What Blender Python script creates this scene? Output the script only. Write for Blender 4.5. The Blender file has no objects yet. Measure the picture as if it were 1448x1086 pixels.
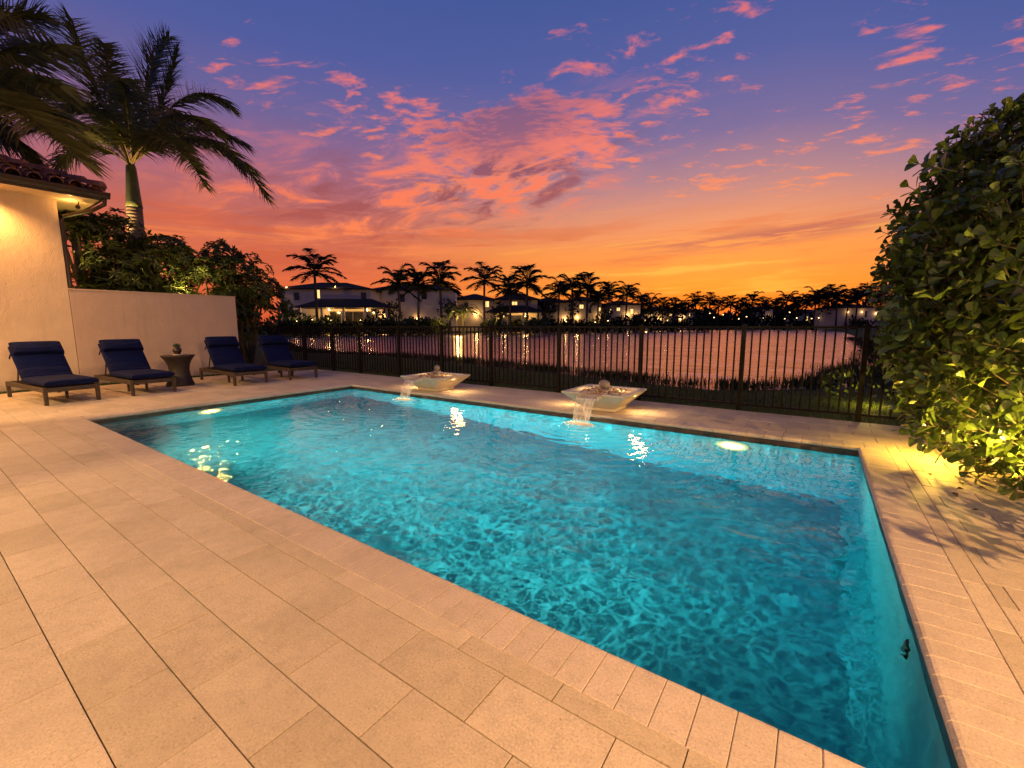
import bpy, math, random
import numpy as np
from mathutils import Vector, Matrix
R = math.radians
scene = bpy.context.scene
COL = scene.collection

# ------------------------------------------------------------------ camera
FPX, YAW, PITCH, ROLL, CAMZ = 616.65, 0.60786, 0.13367, 0.001745, 1.36
def ray(px, py):
    x = (px - 724) / FPX; y = (py - 543) / FPX
    cr, sr = math.cos(-ROLL), math.sin(-ROLL)
    x, y = x * cr - y * sr, x * sr + y * cr
    cp, sp = math.cos(PITCH), math.sin(PITCH)
    fw = cp - y * sp; u = -sp - y * cp
    c, s = math.cos(YAW), math.sin(YAW)
    return Vector((x * c - fw * s, x * s + fw * c, u))
def at(px, py, depth):
    """real-world point measured off the photo, at a horizontal depth in metres"""
    r = ray(px, py); k = -r.x * math.sin(YAW) + r.y * math.cos(YAW)
    return r * (depth / k) + Vector((0, 0, CAMZ))
def atx(px, py, X):
    r = ray(px, py); return r * (X / r.x) + Vector((0, 0, CAMZ))
RIGHT = Vector((math.cos(YAW), math.sin(YAW), 0)); FWD = Vector((-math.sin(YAW), math.cos(YAW), 0))
cam_d = bpy.data.cameras.new('camera'); cam = bpy.data.objects.new('camera', cam_d); COL.objects.link(cam)
cam_d.sensor_fit = 'HORIZONTAL'; cam_d.sensor_width = 36; cam_d.lens = FPX / 1448 * 36
cam_d.clip_start = 0.05; cam_d.clip_end = 6000
cam.location = (0, 0, CAMZ)
_f = FWD * math.cos(PITCH) + Vector((0, 0, -math.sin(PITCH)))
_u = RIGHT.cross(_f)
_rr = RIGHT * math.cos(ROLL) + _u * math.sin(ROLL) * -1
_uu = _rr.cross(_f)
cam.rotation_euler = Matrix((_rr, _uu, -_f)).transposed().to_euler()
scene.camera = cam

# ------------------------------------------------------------------ scene tree helpers
def tag(o, label=None, cat=None, group=None, kind=None):
    if label: o['label'] = label
    if cat: o['category'] = cat
    if group: o['group'] = group
    if kind: o['kind'] = kind
    return o
def empty(name, loc, label, cat, group=None, rz=0):
    o = bpy.data.objects.new(name, None); COL.objects.link(o)
    o.location = loc; o.rotation_euler = (0, 0, rz); o.empty_display_size = .2
    return tag(o, label, cat, group)
def copy_tree(o, parent=None):
    c = o.copy(); COL.objects.link(c)
    if parent:
        c.parent = parent; c.matrix_parent_inverse = o.matrix_parent_inverse.copy()
    for ch in list(o.children): copy_tree(ch, c)
    return c
class MB:
    def __init__(s): s.v = []; s.f = []
    def add(s, vs, fs):
        n = len(s.v); s.v += [tuple(p) for p in vs]; s.f += [tuple(i + n for i in f) for f in fs]; return s
    def box(s, c, d, rot=None, taper=None):
        c = Vector(c); hx, hy, hz = d[0] / 2, d[1] / 2, d[2] / 2; tx, ty = taper or (1, 1)
        P = [Vector((x * hx * (tx if z > 0 else 1), y * hy * (ty if z > 0 else 1), z * hz)) for z in (-1, 1) for y in (-1, 1) for x in (-1, 1)]
        if rot is not None: P = [rot @ p for p in P]
        return s.add([p + c for p in P], [(0, 2, 3, 1), (4, 5, 7, 6), (0, 1, 5, 4), (2, 6, 7, 3), (0, 4, 6, 2), (1, 3, 7, 5)])
    def bar(s, a, b, w, h, up=(0, 0, 1)):
        a = Vector(a); b = Vector(b); t = (b - a); L = t.length; t.normalize()
        u = Vector(up); sd = t.cross(u)
        if sd.length < 1e-4: sd = t.cross(Vector((1, 0, 0)))
        sd.normalize(); u = sd.cross(t)
        return s.box((a + b) / 2, (L, w, h), Matrix((t, sd * -1, u)).transposed())
    def tube(s, pts, rad, n=8, cap=True):
        pts = [Vector(p) for p in pts]; base = len(s.v); rings = []
        if not hasattr(rad, '__len__'): rad = [rad] * len(pts)
        ref = Vector((0, 0, 1))
        for i, p in enumerate(pts):
            t = (pts[min(i + 1, len(pts) - 1)] - pts[max(i - 1, 0)])
            t = t.normalized() if t.length > 1e-9 else Vector((0, 0, 1))
            a = t.cross(ref)
            if a.length < .05: a = t.cross(Vector((1, 0, 0)))
            a.normalize(); b = t.cross(a)
            rings.append([p + (a * math.cos(2 * math.pi * k / n) + b * math.sin(2 * math.pi * k / n)) * rad[i] for k in range(n)])
        V = [q for r in rings for q in r]; F = []
        for i in range(len(pts) - 1):
            for k in range(n):
                F.append((i * n + k, i * n + (k + 1) % n, (i + 1) * n + (k + 1) % n, (i + 1) * n + k))
        if cap: F += [tuple(range(n - 1, -1, -1)), tuple((len(pts) - 1) * n + k for k in range(n))]
        return s.add(V, F)
    def lathe(s, prof, c=(0, 0, 0), n=32, cap=True):
        c = Vector(c); V = []; F = []
        for r, z in prof: V += [c + Vector((r * math.cos(2 * math.pi * k / n), r * math.sin(2 * math.pi * k / n), z)) for k in range(n)]
        for i in range(len(prof) - 1):
            for k in range(n): F.append((i * n + k, i * n + (k + 1) % n, (i + 1) * n + (k + 1) % n, (i + 1) * n + k))
        if cap: F += [tuple(range(n - 1, -1, -1)), tuple((len(prof) - 1) * n + k for k in range(n))]
        return s.add(V, F)
    def quad(s, *p): return s.add(p, [tuple(range(len(p)))])
    def build(s, name, m, parent=None, smooth=False, org=None, bevel=0, seg=2, label=None, sub=0):
        me = bpy.data.meshes.new(name)
        o_ = Vector(org) if org is not None else Vector((0, 0, 0))
        v = [(p[0] - o_.x, p[1] - o_.y, p[2] - o_.z) for p in s.v] if org is not None else s.v
        me.from_pydata(v, [], s.f); me.update()
        if smooth: me.polygons.foreach_set('use_smooth', [True] * len(me.polygons))
        if m: me.materials.append(m)
        o = bpy.data.objects.new(name, me); COL.objects.link(o)
        if parent: o.parent = parent
        if bevel:
            b = o.modifiers.new('bevel', 'BEVEL'); b.width = bevel; b.segments = seg; b.limit_method = 'ANGLE'; b.angle_limit = R(40)
            b.harden_normals = False
        if sub:
            q = o.modifiers.new('sub', 'SUBSURF'); q.levels = sub; q.render_levels = sub
        if label: o['label'] = label
        return o

# ------------------------------------------------------------------ node helpers
class NT:
    def __init__(s, t): s.t = t
    def n(s, typ, **kw):
        o = s.t.nodes.new(typ)
        for k, v in kw.items():
            setattr(o, k, v)
        return o
    def set(s, sock, v):
        if hasattr(v, 'is_output') or isinstance(v, bpy.types.NodeSocket): s.t.links.new(v, sock)
        elif isinstance(v, (tuple, list)) and len(v) == 3 and sock.type == 'RGBA': sock.default_value = (*v, 1)
        else: sock.default_value = v
    def m(s, op, a, b=0.0, c=0.0, clamp=False):
        o = s.n('ShaderNodeMath', operation=op, use_clamp=clamp)
        for i, x in enumerate((a, b, c)): s.set(o.inputs[i], x)
        return o.outputs[0]
    def vm(s, op, a, b=(0, 0, 0), scale=None):
        o = s.n('ShaderNodeVectorMath', operation=op); s.set(o.inputs[0], a); s.set(o.inputs[1], b)
        if scale is not None: s.set(o.inputs['Scale'], scale)
        return o.outputs['Value'] if op in ('LENGTH', 'DOT_PRODUCT', 'DISTANCE') else o.outputs[0]
    def sep(s, v): o = s.n('ShaderNodeSeparateXYZ'); s.set(o.inputs[0], v); return o.outputs
    def com(s, x=0.0, y=0.0, z=0.0):
        o = s.n('ShaderNodeCombineXYZ')
        for i, q in enumerate((x, y, z)): s.set(o.inputs[i], q)
        return o.outputs[0]
    def mix(s, f, a, b, mode='MIX'):
        o = s.n('ShaderNodeMix', data_type='RGBA', blend_type=mode)
        s.set(o.inputs[0], f); s.set(o.inputs[6], a); s.set(o.inputs[7], b); return o.outputs[2]
    def ramp(s, f, stops, interp='LINEAR'):
        o = s.n('ShaderNodeValToRGB'); o.color_ramp.interpolation = interp; e = o.color_ramp.elements
        while len(e) > 1: e.remove(e[-1])
        for i, (p, c) in enumerate(stops):
            q = e[0] if i == 0 else e.new(p); q.position = p
            q.color = (*c, 1) if hasattr(c, '__len__') else (c, c, c, 1)
        s.set(o.inputs[0], f); return o.outputs[0]
    def smooth(s, x, a, b):
        o = s.n('ShaderNodeMapRange', interpolation_type='SMOOTHSTEP'); s.set(o.inputs[0], x); s.set(o.inputs[1], a); s.set(o.inputs[2], b); return o.outputs[0]
    def noise(s, v, scale, detail=2.0, rough=.5, dist=0.0, col=False):
        o = s.n('ShaderNodeTexNoise'); s.set(o.inputs['Vector'], v); s.set(o.inputs['Scale'], scale); s.set(o.inputs['Detail'], detail)
        s.set(o.inputs['Roughness'], rough); s.set(o.inputs['Distortion'], dist); return o.outputs[1 if col else 0]
    def bump(s, h, strength=.5, dist=.01, nrm=None):
        o = s.n('ShaderNodeBump'); s.set(o.inputs['Strength'], strength); s.set(o.inputs['Distance'], dist); s.set(o.inputs['Height'], h)
        if nrm is not None: s.set(o.inputs['Normal'], nrm)
        return o.outputs[0]
def srgb(r, g, b):
    f = lambda c: (c / 255 / 12.92 if c / 255 <= .04045 else ((c / 255 + .055) / 1.055) ** 2.4)
    return (f(r), f(g), f(b))
def newmat(name):
    m = bpy.data.materials.new(name); m.use_nodes = True
    nt = NT(m.node_tree); p = m.node_tree.nodes['Principled BSDF']
    return m, nt, p
def mat(name, c, rough=.6, var=.15, scale=6.0, bump=0.0, bscale=40.0, bdist=.004, metal=0.0, spec=.5, c2=None, island=0.0, detail=5.0, coat=0.0):
    m, nt, p = newmat(name)
    tc = nt.n('ShaderNodeTexCoord').outputs['Object']
    a = nt.noise(tc, scale, detail, .6)
    c2 = c2 or tuple(x * (1 - var * 1.6) for x in c); c1 = tuple(min(1, x * (1 + var)) for x in c)
    k = nt.ramp(a, [(.28, c2), (.72, c1)])
    if island:
        g = nt.n('ShaderNodeNewGeometry').outputs['Random Per Island']
        f = nt.m('MULTIPLY_ADD', g, 2 * island, 1 - island)
        k = nt.mix(1.0, k, nt.com(f, f, f), 'MULTIPLY')
    nt.set(p.inputs['Base Color'], k); p.inputs['Roughness'].default_value = rough; p.inputs['Metallic'].default_value = metal
    p.inputs['Specular IOR Level'].default_value = spec; p.inputs['Coat Weight'].default_value = coat
    if bump:
        nt.set(p.inputs['Normal'], nt.bump(nt.noise(tc, bscale, 6, .65), bump, bdist))
    return m
def emis(name, c, s):
    m, nt, p = newmat(name)
    p.inputs['Base Color'].default_value = (*c, 1); p.inputs['Emission Color'].default_value = (*c, 1); p.inputs['Emission Strength'].default_value = s
    m.cycles.emission_sampling = 'FRONT' if False else 'AUTO'
    return m
def leafmat(name, c, c2, rough=.4, trans=.25, spec=.4):
    m, nt, p = newmat(name)
    g = nt.n('ShaderNodeNewGeometry').outputs['Random Per Island']
    k = nt.ramp(g, [(0, c), (.85, c2), (1, tuple(min(1, x * 1.5) for x in c2))])
    nt.set(p.inputs['Base Color'], k); p.inputs['Roughness'].default_value = rough; p.inputs['Specular IOR Level'].default_value = spec
    tr = nt.n('ShaderNodeBsdfTranslucent'); nt.set(tr.inputs[0], nt.mix(.5, k, (c2[0] * 1.8, c2[1] * 1.8, c2[2] * .6)))
    mx = nt.n('ShaderNodeMixShader'); mx.inputs[0].default_value = trans
    nt.t.links.new(p.outputs[0], mx.inputs[1]); nt.t.links.new(tr.outputs[0], mx.inputs[2])
    nt.t.links.new(mx.outputs[0], m.node_tree.nodes['Material Output'].inputs[0])
    return m

# ------------------------------------------------------------------ world: dusk sky with lit cloud
W = bpy.data.worlds.new('World'); scene.world = W; W.use_nodes = True
w = NT(W.node_tree); W.node_tree.nodes.clear()
SUN_AZ = Vector((-.172, .985, 0))
SKYS = 1.0
def build_sky():
    d = w.vm('NORMALIZE', w.n('ShaderNodeTexCoord').outputs['Generated'])
    x, y, z = w.sep(d)
    el = w.m('MULTIPLY', w.m('ARCSINE', z), 180 / math.pi)           # elevation in degrees
    h = w.m('MAXIMUM', w.m('SQRT', w.m('ADD', w.m('MULTIPLY', x, x), w.m('MULTIPLY', y, y))), .001)
    ca = w.m('DIVIDE', w.vm('DOT_PRODUCT', d, tuple(SUN_AZ)), h)     # cosine of azimuth from the sunset
    lat = w.m('DIVIDE', w.vm('DOT_PRODUCT', d, (SUN_AZ.y, -SUN_AZ.x, 0)), h)
    az = w.m('MULTIPLY', w.m('ARCTAN2', lat, ca), 180 / math.pi)     # degrees, + to the right
    t = w.m('DIVIDE', w.m('MULTIPLY', el, w.m('MULTIPLY_ADD', w.smooth(az, 4, 36), .42, 1.0)), 60.0, clamp=True)
    S = lambda *c: srgb(*c)
    core = w.ramp(t, [(0, S(224, 84, 40)), (2.2 / 60, S(240, 106, 36)), (5 / 60, S(252, 140, 44)), (9 / 60, S(248, 146, 66)), (12.5 / 60, S(222, 140, 106)),
                      (16.5 / 60, S(172, 124, 136)), (21 / 60, S(116, 102, 152)), (27 / 60, S(78, 90, 156)), (36 / 60, S(54, 80, 148)), (1, S(38, 58, 118))])
    side = w.ramp(t, [(0, S(212, 88, 52)), (5 / 60, S(226, 100, 58)), (10 / 60, S(208, 104, 76)), (14 / 60, S(182, 100, 102)), (18 / 60, S(148, 98, 132)),
                      (22 / 60, S(108, 96, 150)), (28 / 60, S(76, 88, 156)), (37 / 60, S(58, 82, 150)), (1, S(46, 66, 128))])
    back = w.ramp(t, [(0, S(92, 84, 118)), (8 / 60, S(104, 88, 132)), (20 / 60, S(86, 84, 140)), (40 / 60, S(58, 74, 136)), (1, S(42, 60, 118))])
    base = w.mix(w.smooth(ca, .70, .995), side, core)
    base = w.mix(w.smooth(ca, .45, -.35), base, back)
    # ---- cloud deck, laid out on a plane overhead
    q = w.m('MAXIMUM', w.m('ADD', z, .05), .03)
    u = w.vm('DIVIDE', d, w.com(q, q, q))
    ux, uy, _z = w.sep(u)
    warp = w.vm('SCALE', w.vm('SUBTRACT', w.noise(u, 1.6, 3, .5, col=True), (.5, .5, .5)), scale=.35)
    rot = w.n('ShaderNodeVectorRotate', rotation_type='Z_AXIS'); w.set(rot.inputs['Vector'], w.vm('ADD', u, warp)); rot.inputs['Angle'].default_value = R(-28)
    ur = rot.outputs[0]
    us = w.vm('MULTIPLY', ur, (1.0, 1.7, 1.0))
    fleck = w.noise(us, 6.6, 6, .60, .25)
    field = w.noise(w.vm('ADD', u, (3.1, 7.7, 0)), .85, 2, .5)
    def blob(px, py, sx, sy, ang=0):                                   # soft region of the sky round a direction, in degrees
        r = ray(px, py).normalized(); e0 = math.degrees(math.asin(r.z))
        hx = Vector((r.x, r.y, 0)).normalized()
        a0 = math.degrees(math.atan2(hx.x * SUN_AZ.y - hx.y * SUN_AZ.x, hx.dot(SUN_AZ)))
        da = w.m('SUBTRACT', az, a0); de = w.m('SUBTRACT', el, e0)
        c_, s_ = math.cos(R(ang)), math.sin(R(ang))
        p = w.m('DIVIDE', w.m('ADD', w.m('MULTIPLY', da, c_), w.m('MULTIPLY', de, s_)), sx)
        q = w.m('DIVIDE', w.m('SUBTRACT', w.m('MULTIPLY', de, c_), w.m('MULTIPLY', da, s_)), sy)
        return w.m('EXPONENT', w.m('MULTIPLY', w.m('ADD', w.m('MULTIPLY', p, p), w.m('MULTIPLY', q, q)), -1.0))
    def total(lst):
        o = None
        for b, k in lst:
            b = w.m('MULTIPLY', b, k); o = b if o is None else w.m('ADD', o, b)
        return o
    cover = total([(blob(450, 145, 9, 3.0, -12), .34), (blob(545, 175, 9, 4.5, -20), .34), (blob(610, 205, 10, 4, -10), .25), (blob(780, 195, 15, 6.5, 22), .46), (blob(900, 150, 13, 3.6, 25), .40),
                   (blob(1180, 205, 12, 2.4, 10), .38), (blob(1350, 130, 12, 4.0, 22), .40), (blob(1000, 245, 6, 1.6, 10), .34), (blob(1000, 130, 13, 7, 20), .20),
                   (blob(980, 40, 6, 5, 0), .27), (blob(800, 20, 5, 2.6, 0), .30), (blob(1265, 25, 2.6, 2.4, 0), .50), (blob(1210, 160, 12, 6, 15), .20), (blob(1275, 65, 1.5, 1.2, 0), .3), (blob(350, 115, 7, 4, -15), .2), (blob(1230, 283, 6, .8, 6), .3), (blob(620, 255, 10, 3, 15), .2)])
    fine = w.noise(us, 15.0, 5, .6)
    dens = w.m('ADD', w.m('ADD', fleck, w.m('MULTIPLY', w.m('SUBTRACT', fine, .5), .28)), w.m('MULTIPLY', w.m('SUBTRACT', field, .5), .25))
    cover = w.m('ADD', w.m('MINIMUM', w.m('MULTIPLY', cover, .73), .268), w.m('ADD', w.m('MULTIPLY', blob(760, 205, 10, 4.0, 12), .10), w.m('MULTIPLY', blob(722, 184, 9, 3.4, 5), .30)))
    thr = w.m('SUBTRACT', .775, cover)
    a1 = w.smooth(w.m('SUBTRACT', dens, thr), -.02, .19)
    a1 = w.m('MULTIPLY', a1, w.smooth(el, 6, 13))
    a1 = w.m('MULTIPLY', a1, w.smooth(ca, .1, .5))
    thick = w.smooth(w.m('SUBTRACT', dens, thr), .12, .30)
    lit = w.ramp(t, [(8 / 60, S(255, 158, 84)), (15 / 60, S(255, 138, 82)), (22 / 60, S(248, 122, 96)), (30 / 60, S(236, 114, 112)), (42 / 60, S(218, 102, 120))])
    shade = w.ramp(t, [(8 / 60, S(206, 98, 76)), (18 / 60, S(168, 92, 104)), (26 / 60, S(120, 84, 126)), (40 / 60, S(90, 80, 140))])
    grey = w.m('MAXIMUM', w.m('MULTIPLY', thick, .30), w.m('MULTIPLY', blob(722, 176, 9, 3.2, 8), w.m('MULTIPLY_ADD', w.smooth(fine, .62, .38), .6, .85)), clamp=True)
    ccol = w.mix(grey, lit, shade)
    out = w.mix(w.m('MULTIPLY', a1, .88), base, ccol)
    # ---- broad veil from lower left up to the big bank
    va = w.com(w.m('MULTIPLY', w.m('SUBTRACT', az, w.m('MULTIPLY', el, -.4)), .045), w.m('MULTIPLY', w.m('ADD', w.m('MULTIPLY', az, -.16), el), .16), 2.3)
    veil = w.noise(va, 2.6, 7, .62, .6)
    vm_ = total([(blob(640, 285, 17, 5.0, 10), 1.1), (blob(430, 270, 14, 5, -4), .8), (blob(760, 240, 11, 3.6, 20), 1.3), (blob(540, 300, 16, 3.2, 14), .7)])
    vlit = w.m('MULTIPLY', w.m('MULTIPLY', w.smooth(veil, .47, .68), vm_), 1.0, clamp=True)
    vdrk = w.m('MULTIPLY', w.m('MULTIPLY', w.smooth(veil, .52, .30), vm_), .85, clamp=True)
    vlit = w.m('MULTIPLY', vlit, w.m('SUBTRACT', 1.0, w.m('MULTIPLY', blob(722, 178, 9, 3.2, 8), .9)))
    out = w.mix(vlit, out, w.ramp(t, [(7 / 60, S(252, 136, 72)), (15 / 60, S(250, 122, 82)), (24 / 60, S(238, 122, 112))]))
    out = w.mix(vdrk, out, w.ramp(t, [(7 / 60, S(200, 88, 58)), (15 / 60, S(158, 80, 86)), (24 / 60, S(118, 82, 120))]))
    # ---- low streaks near the horizon
    sv = w.com(w.m('MULTIPLY', az, .035), w.m('ADD', w.m('MULTIPLY', el, .42), w.m('MULTIPLY', az, -.012)), 5.0)
    st = w.noise(sv, 1.5, 7, .6, .35)
    low = w.m('MULTIPLY', w.smooth(el, .4, 2.5), w.smooth(el, 15, 9))
    sd = w.m('MULTIPLY', w.m('MULTIPLY', w.smooth(st, .52, .68), low), .75)
    sl = w.m('MULTIPLY', w.m('MULTIPLY', w.smooth(st, .47, .32), low), .70)
    out = w.mix(sd, out, w.mix(w.smooth(ca, .7, .99), S(206, 90, 58), S(218, 104, 58)))
    out = w.mix(sl, out, w.mix(w.smooth(ca, .72, .99), S(246, 128, 66), S(255, 178, 70)))
    bar = total([(blob(1120, 330, 12, 1.0, 4), .95), (blob(960, 345, 8, .8, 2), .5)])
    bar = w.m('MULTIPLY', bar, w.smooth(w.noise(sv, 4.2, 6, .62, .4), .36, .58), clamp=True)
    out = w.mix(bar, out, S(184, 96, 82))
    out = w.mix(w.smooth(el, 0.0, -2.0), out, (.02, .016, .018))
    return out, el
col, el = build_sky()
sky = w.n('ShaderNodeTexSky', sky_type='NISHITA'); sky.sun_disc = False; sky.sun_elevation = R(1.0); sky.sun_rotation = math.atan2(SUN_AZ.x, SUN_AZ.y); sky.dust_density = 2.0
bg1 = w.n('ShaderNodeBackground'); w.set(bg1.inputs[0], col); bg1.inputs[1].default_value = SKYS
bg2 = w.n('ShaderNodeBackground'); w.set(bg2.inputs[0], sky.outputs[0]); bg2.inputs[1].default_value = .02
ad = w.n('ShaderNodeAddShader'); wo = w.n('ShaderNodeOutputWorld')
w.t.links.new(bg1.outputs[0], ad.inputs[0]); w.t.links.new(bg2.outputs[0], ad.inputs[1]); w.t.links.new(ad.outputs[0], wo.inputs[0])
W.cycles.sampling_method = 'NONE'
sd_ = bpy.data.lights.new('sun', 'SUN'); sd_.energy = .06; sd_.angle = R(2); sd_.color = (1, .45, .2)
sun = bpy.data.objects.new('sun', sd_); COL.objects.link(sun)
sun.rotation_euler = (-(SUN_AZ * math.cos(R(.8)) + Vector((0, 0, math.sin(R(.8)))))).to_track_quat('-Z', 'Y').to_euler()

def lamp(name, loc, energy, color=(1, .62, .28), kind='POINT', rad=.04, target=None, spot=110, blend=.6, parent=None):
    L = bpy.data.lights.new(name, kind); L.energy = energy; L.color = color; L.shadow_soft_size = rad
    o = bpy.data.objects.new(name, L); COL.objects.link(o); o.location = loc
    if kind == 'SPOT':
        L.spot_size = R(spot); L.spot_blend = blend
        if target is not None: o.rotation_euler = (Vector(target) - Vector(loc)).to_track_quat('-Z', 'Y').to_euler()
    if parent:
        o.location = Vector(loc) - parent.matrix_basis.translation; o.parent = parent
    return o
WARM = (1.0, .47, .12)
# ------------------------------------------------------------------ materials
def paver_mat(name, c, dark, isl):
    m, nt, p = newmat(name)
    P = nt.n('ShaderNodeTexCoord').outputs['Object']
    g = nt.n('ShaderNodeNewGeometry').outputs['Random Per Island']
    big = nt.noise(P, 1.3, 4, .6); mid = nt.noise(nt.vm('ADD', P, nt.com(nt.m('MULTIPLY', g, 40), 0.0, 0.0)), 14, 5, .6)
    fine = nt.noise(P, 105, 3, .75); pit = nt.noise(P, 62, 3, .6)
    f = nt.m('ADD', nt.m('MULTIPLY', big, .35), nt.m('MULTIPLY', mid, .65))
    k = nt.ramp(f, [(.34, tuple(x * .84 for x in c)), (.5, c), (.68, tuple(min(1, x * 1.10) for x in c))])
    k = nt.mix(nt.m('MULTIPLY', nt.smooth(fine, .54, .66), .75), k, tuple(min(1, x * 1.32) for x in c))
    k = nt.mix(nt.m('MULTIPLY', nt.smooth(fine, .46, .34), .80), k, tuple(x * .62 for x in c))
    k = nt.mix(nt.m('MULTIPLY', nt.smooth(pit, .325, .27), .75), k, dark)
    stain = nt.noise(P, .55, 5, .62)
    k = nt.mix(nt.m('MULTIPLY', nt.smooth(stain, .50, .64), .36), k, tuple(x * .6 for x in c))
    v = nt.m('MULTIPLY_ADD', g, 2 * isl, 1 - isl)
    k = nt.mix(1.0, k, nt.com(v, v, nt.m('MULTIPLY_ADD', g, 2.4 * isl, 1 - 1.3 * isl)), 'MULTIPLY')
    nt.set(p.inputs['Base Color'], k); p.inputs['Roughness'].default_value = .62; p.inputs['Specular IOR Level'].default_value = .35
    hgt = nt.m('ADD', nt.m('MULTIPLY', fine, .5), nt.m('ADD', nt.m('MULTIPLY', nt.smooth(pit, .25, .36), .8), nt.m('MULTIPLY', mid, .6)))
    nt.set(p.inputs['Normal'], nt.bump(hgt, .35, .0025))
    return m
M = {}
M['paver'] = paver_mat('stone_paver', (.55, .445, .33), (.10, .07, .05), .11)
M['coping'] = paver_mat('coping_stone', (.56, .45, .355), (.16, .11, .08), .045)
M['sand'] = mat('joint_sand', (.055, .04, .03), .95, .3, 30)
def stucco(name, c):
    m, nt, p = newmat(name); P = nt.n('ShaderNodeTexCoord').outputs['Object']; x, y, z = nt.sep(P)
    a = nt.noise(P, 1.7, 5, .6); st = nt.noise(nt.com(nt.m('MULTIPLY', x, 7.0), nt.m('MULTIPLY', y, 7.0), nt.m('MULTIPLY', z, .55)), 1.0, 5, .65)
    k = nt.ramp(a, [(.3, tuple(v * .90 for v in c)), (.7, tuple(v * 1.05 for v in c))])
    k = nt.mix(nt.m('MULTIPLY', nt.smooth(st, .50, .72), .22), k, tuple(v * .62 for v in c))                       # rain streaks
    low = nt.m('MULTIPLY', nt.smooth(nt.m('ADD', z, nt.m('MULTIPLY', nt.noise(P, 5, 5, .7), .35)), .55, .12), .38)  # soil splashed up the foot of the wall
    k = nt.mix(low, k, tuple(v * .5 for v in c))
    nt.set(p.inputs['Base Color'], k); p.inputs['Roughness'].default_value = .9; p.inputs['Specular IOR Level'].default_value = .2
    nt.set(p.inputs['Normal'], nt.bump(nt.noise(P, 48, 5, .6), .9, .010, nt.bump(nt.noise(P, 6, 3, .5), .5, .02))); return m
M['stucco'] = stucco('stucco', (.68, .55, .40)); M['stucco2'] = stucco('garden_wall_stucco', (.54, .42, .335))
M['tile'] = mat('terracotta_roof_tile', (.30, .115, .07), .75, .35, 5, .3, 60, .004, island=.25, c2=(.10, .05, .045))
M['bronze'] = mat('bronze_gutter_metal', (.045, .028, .018), .42, .2, 6, spec=.5)
M['soffit'] = mat('painted_soffit', (.62, .50, .36), .7, .05, 4, .1, 60)
M['iron'] = mat('black_aluminium', (.006, .0048, .0045), .55, .25, 8, .1, 120, .001, spec=.15)
M['navy'] = None
M['frame'] = mat('brown_aluminium', (.048, .034, .026), .45, .3, 12, .15, 90, .0015)
M['wicker'] = mat('dark_wicker', (.028, .020, .017), .6, .3, 20)
M['pot'] = mat('dark_glazed_pot', (.035, .022, .018), .35, .3, 20)
M['succulent'] = leafmat('succulent_leaf', (.03, .06, .03), (.07, .11, .05), .5, .1)
M['bowl'] = mat('cast_stone', (.62, .56, .45), .7, .08, 6, .25, 120, .002)
M['spout'] = mat('scupper_stone', (.66, .58, .44), .45, .08, 8)
M['pebble'] = mat('river_pebble', (.42, .27, .15), .55, .35, 3, .15, 60, .002, c2=(.10, .06, .035))
M['pebble2'] = mat('pale_pebble', (.56, .45, .33), .55, .2, 5, .15, 60, .002)
M['boulder'] = mat('grey_boulder', (.24, .20, .19), .75, .15, 14, .4, 40, .006)
M['trunk'] = mat('palm_trunk', (.24, .19, .14), .85, .25, 3, .5, 18, .02)
M['shaft'] = mat('palm_crownshaft', (.12, .15, .05), .5, .2, 4)
M['frond'] = leafmat('palm_leaflet', (.052, .066, .022), (.105, .115, .038), .45, .15)
M['rachis'] = mat('palm_rachis', (.22, .17, .07), .6, .2, 6)
M['farleaf'] = mat('far_palm_leaf', (.028, .032, .015), .7, .4, 1, spec=.2)
M['fartrunk'] = mat('far_palm_trunk', (.07, .055, .045), .9, .2, 1, spec=.2)
M['clusia'] = leafmat('clusia_leaf', (.040, .072, .015), (.105, .150, .028), .36, .16, .5)
M['bush'] = leafmat('shrub_leaf', (.026, .042, .012), (.070, .085, .022), .42, .18)
M['twig'] = mat('brown_twig', (.07, .055, .03), .8, .2, 10)
M['farbush'] = leafmat('far_shrub_leaf', (.012, .018, .008), (.026, .034, .012), .6, .1, .2)
M['grass'] = leafmat('grass_blade', (.025, .045, .010), (.055, .085, .02), .6, .2, .2)
M['reed'] = leafmat('bank_reed', (.012, .020, .006), (.030, .040, .012), .6, .15, .2)
M['litter'] = mat('dry_leaf', (.075, .04, .018), .8, .4, 9)
M['white'] = mat('white_house_stucco', (.66, .53, .42), .9, .06, 1)
M['white2'] = mat('cream_house_stucco', (.50, .41, .32), .9, .06, 1)
M['roof'] = mat('grey_roof_tile', (.052, .037, .033), .95, .2, 2, spec=.1)
M['dglass'] = mat('dark_window_glass', (.02, .018, .018), .15, .1, 1)
M['trim'] = mat('window_trim', (.10, .08, .07), .7, .1, 2)
M['lit'] = emis('lit_window', (1.0, .60, .20), 1.6)
M['lamp'] = emis('lamp_bulb', (1.0, .66, .28), 6.0)
M['lens'] = emis('pool_lamp_lens', (1.0, .62, .22), 4.2)
m, nt, p = newmat('pool_lamp_glow'); P = nt.n('ShaderNodeTexCoord').outputs['Object']
q = nt.m('EXPONENT', nt.m('MULTIPLY', nt.vm('DOT_PRODUCT', P, P), -70.0))
p.inputs['Base Color'].default_value = (.8, .7, .5, 1); p.inputs['Emission Color'].default_value = (1, .50, .14, 1); nt.set(p.inputs['Emission Strength'], nt.m('MULTIPLY_ADD', q, 14.0, .3)); M['lens'] = m
M['face'] = mat('lamp_halo_reflector', (.78, .70, .52), .6, .05, 10)  # pale reflector added round the lens to stand in for its halo
M['steel'] = mat('stainless_ring', (.5, .48, .44), .3, .1, 8, metal=1.0)
M['soil'] = mat('mulch_soil', (.035, .022, .014), .95, .5, 25, .8, 50, .03)

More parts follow.
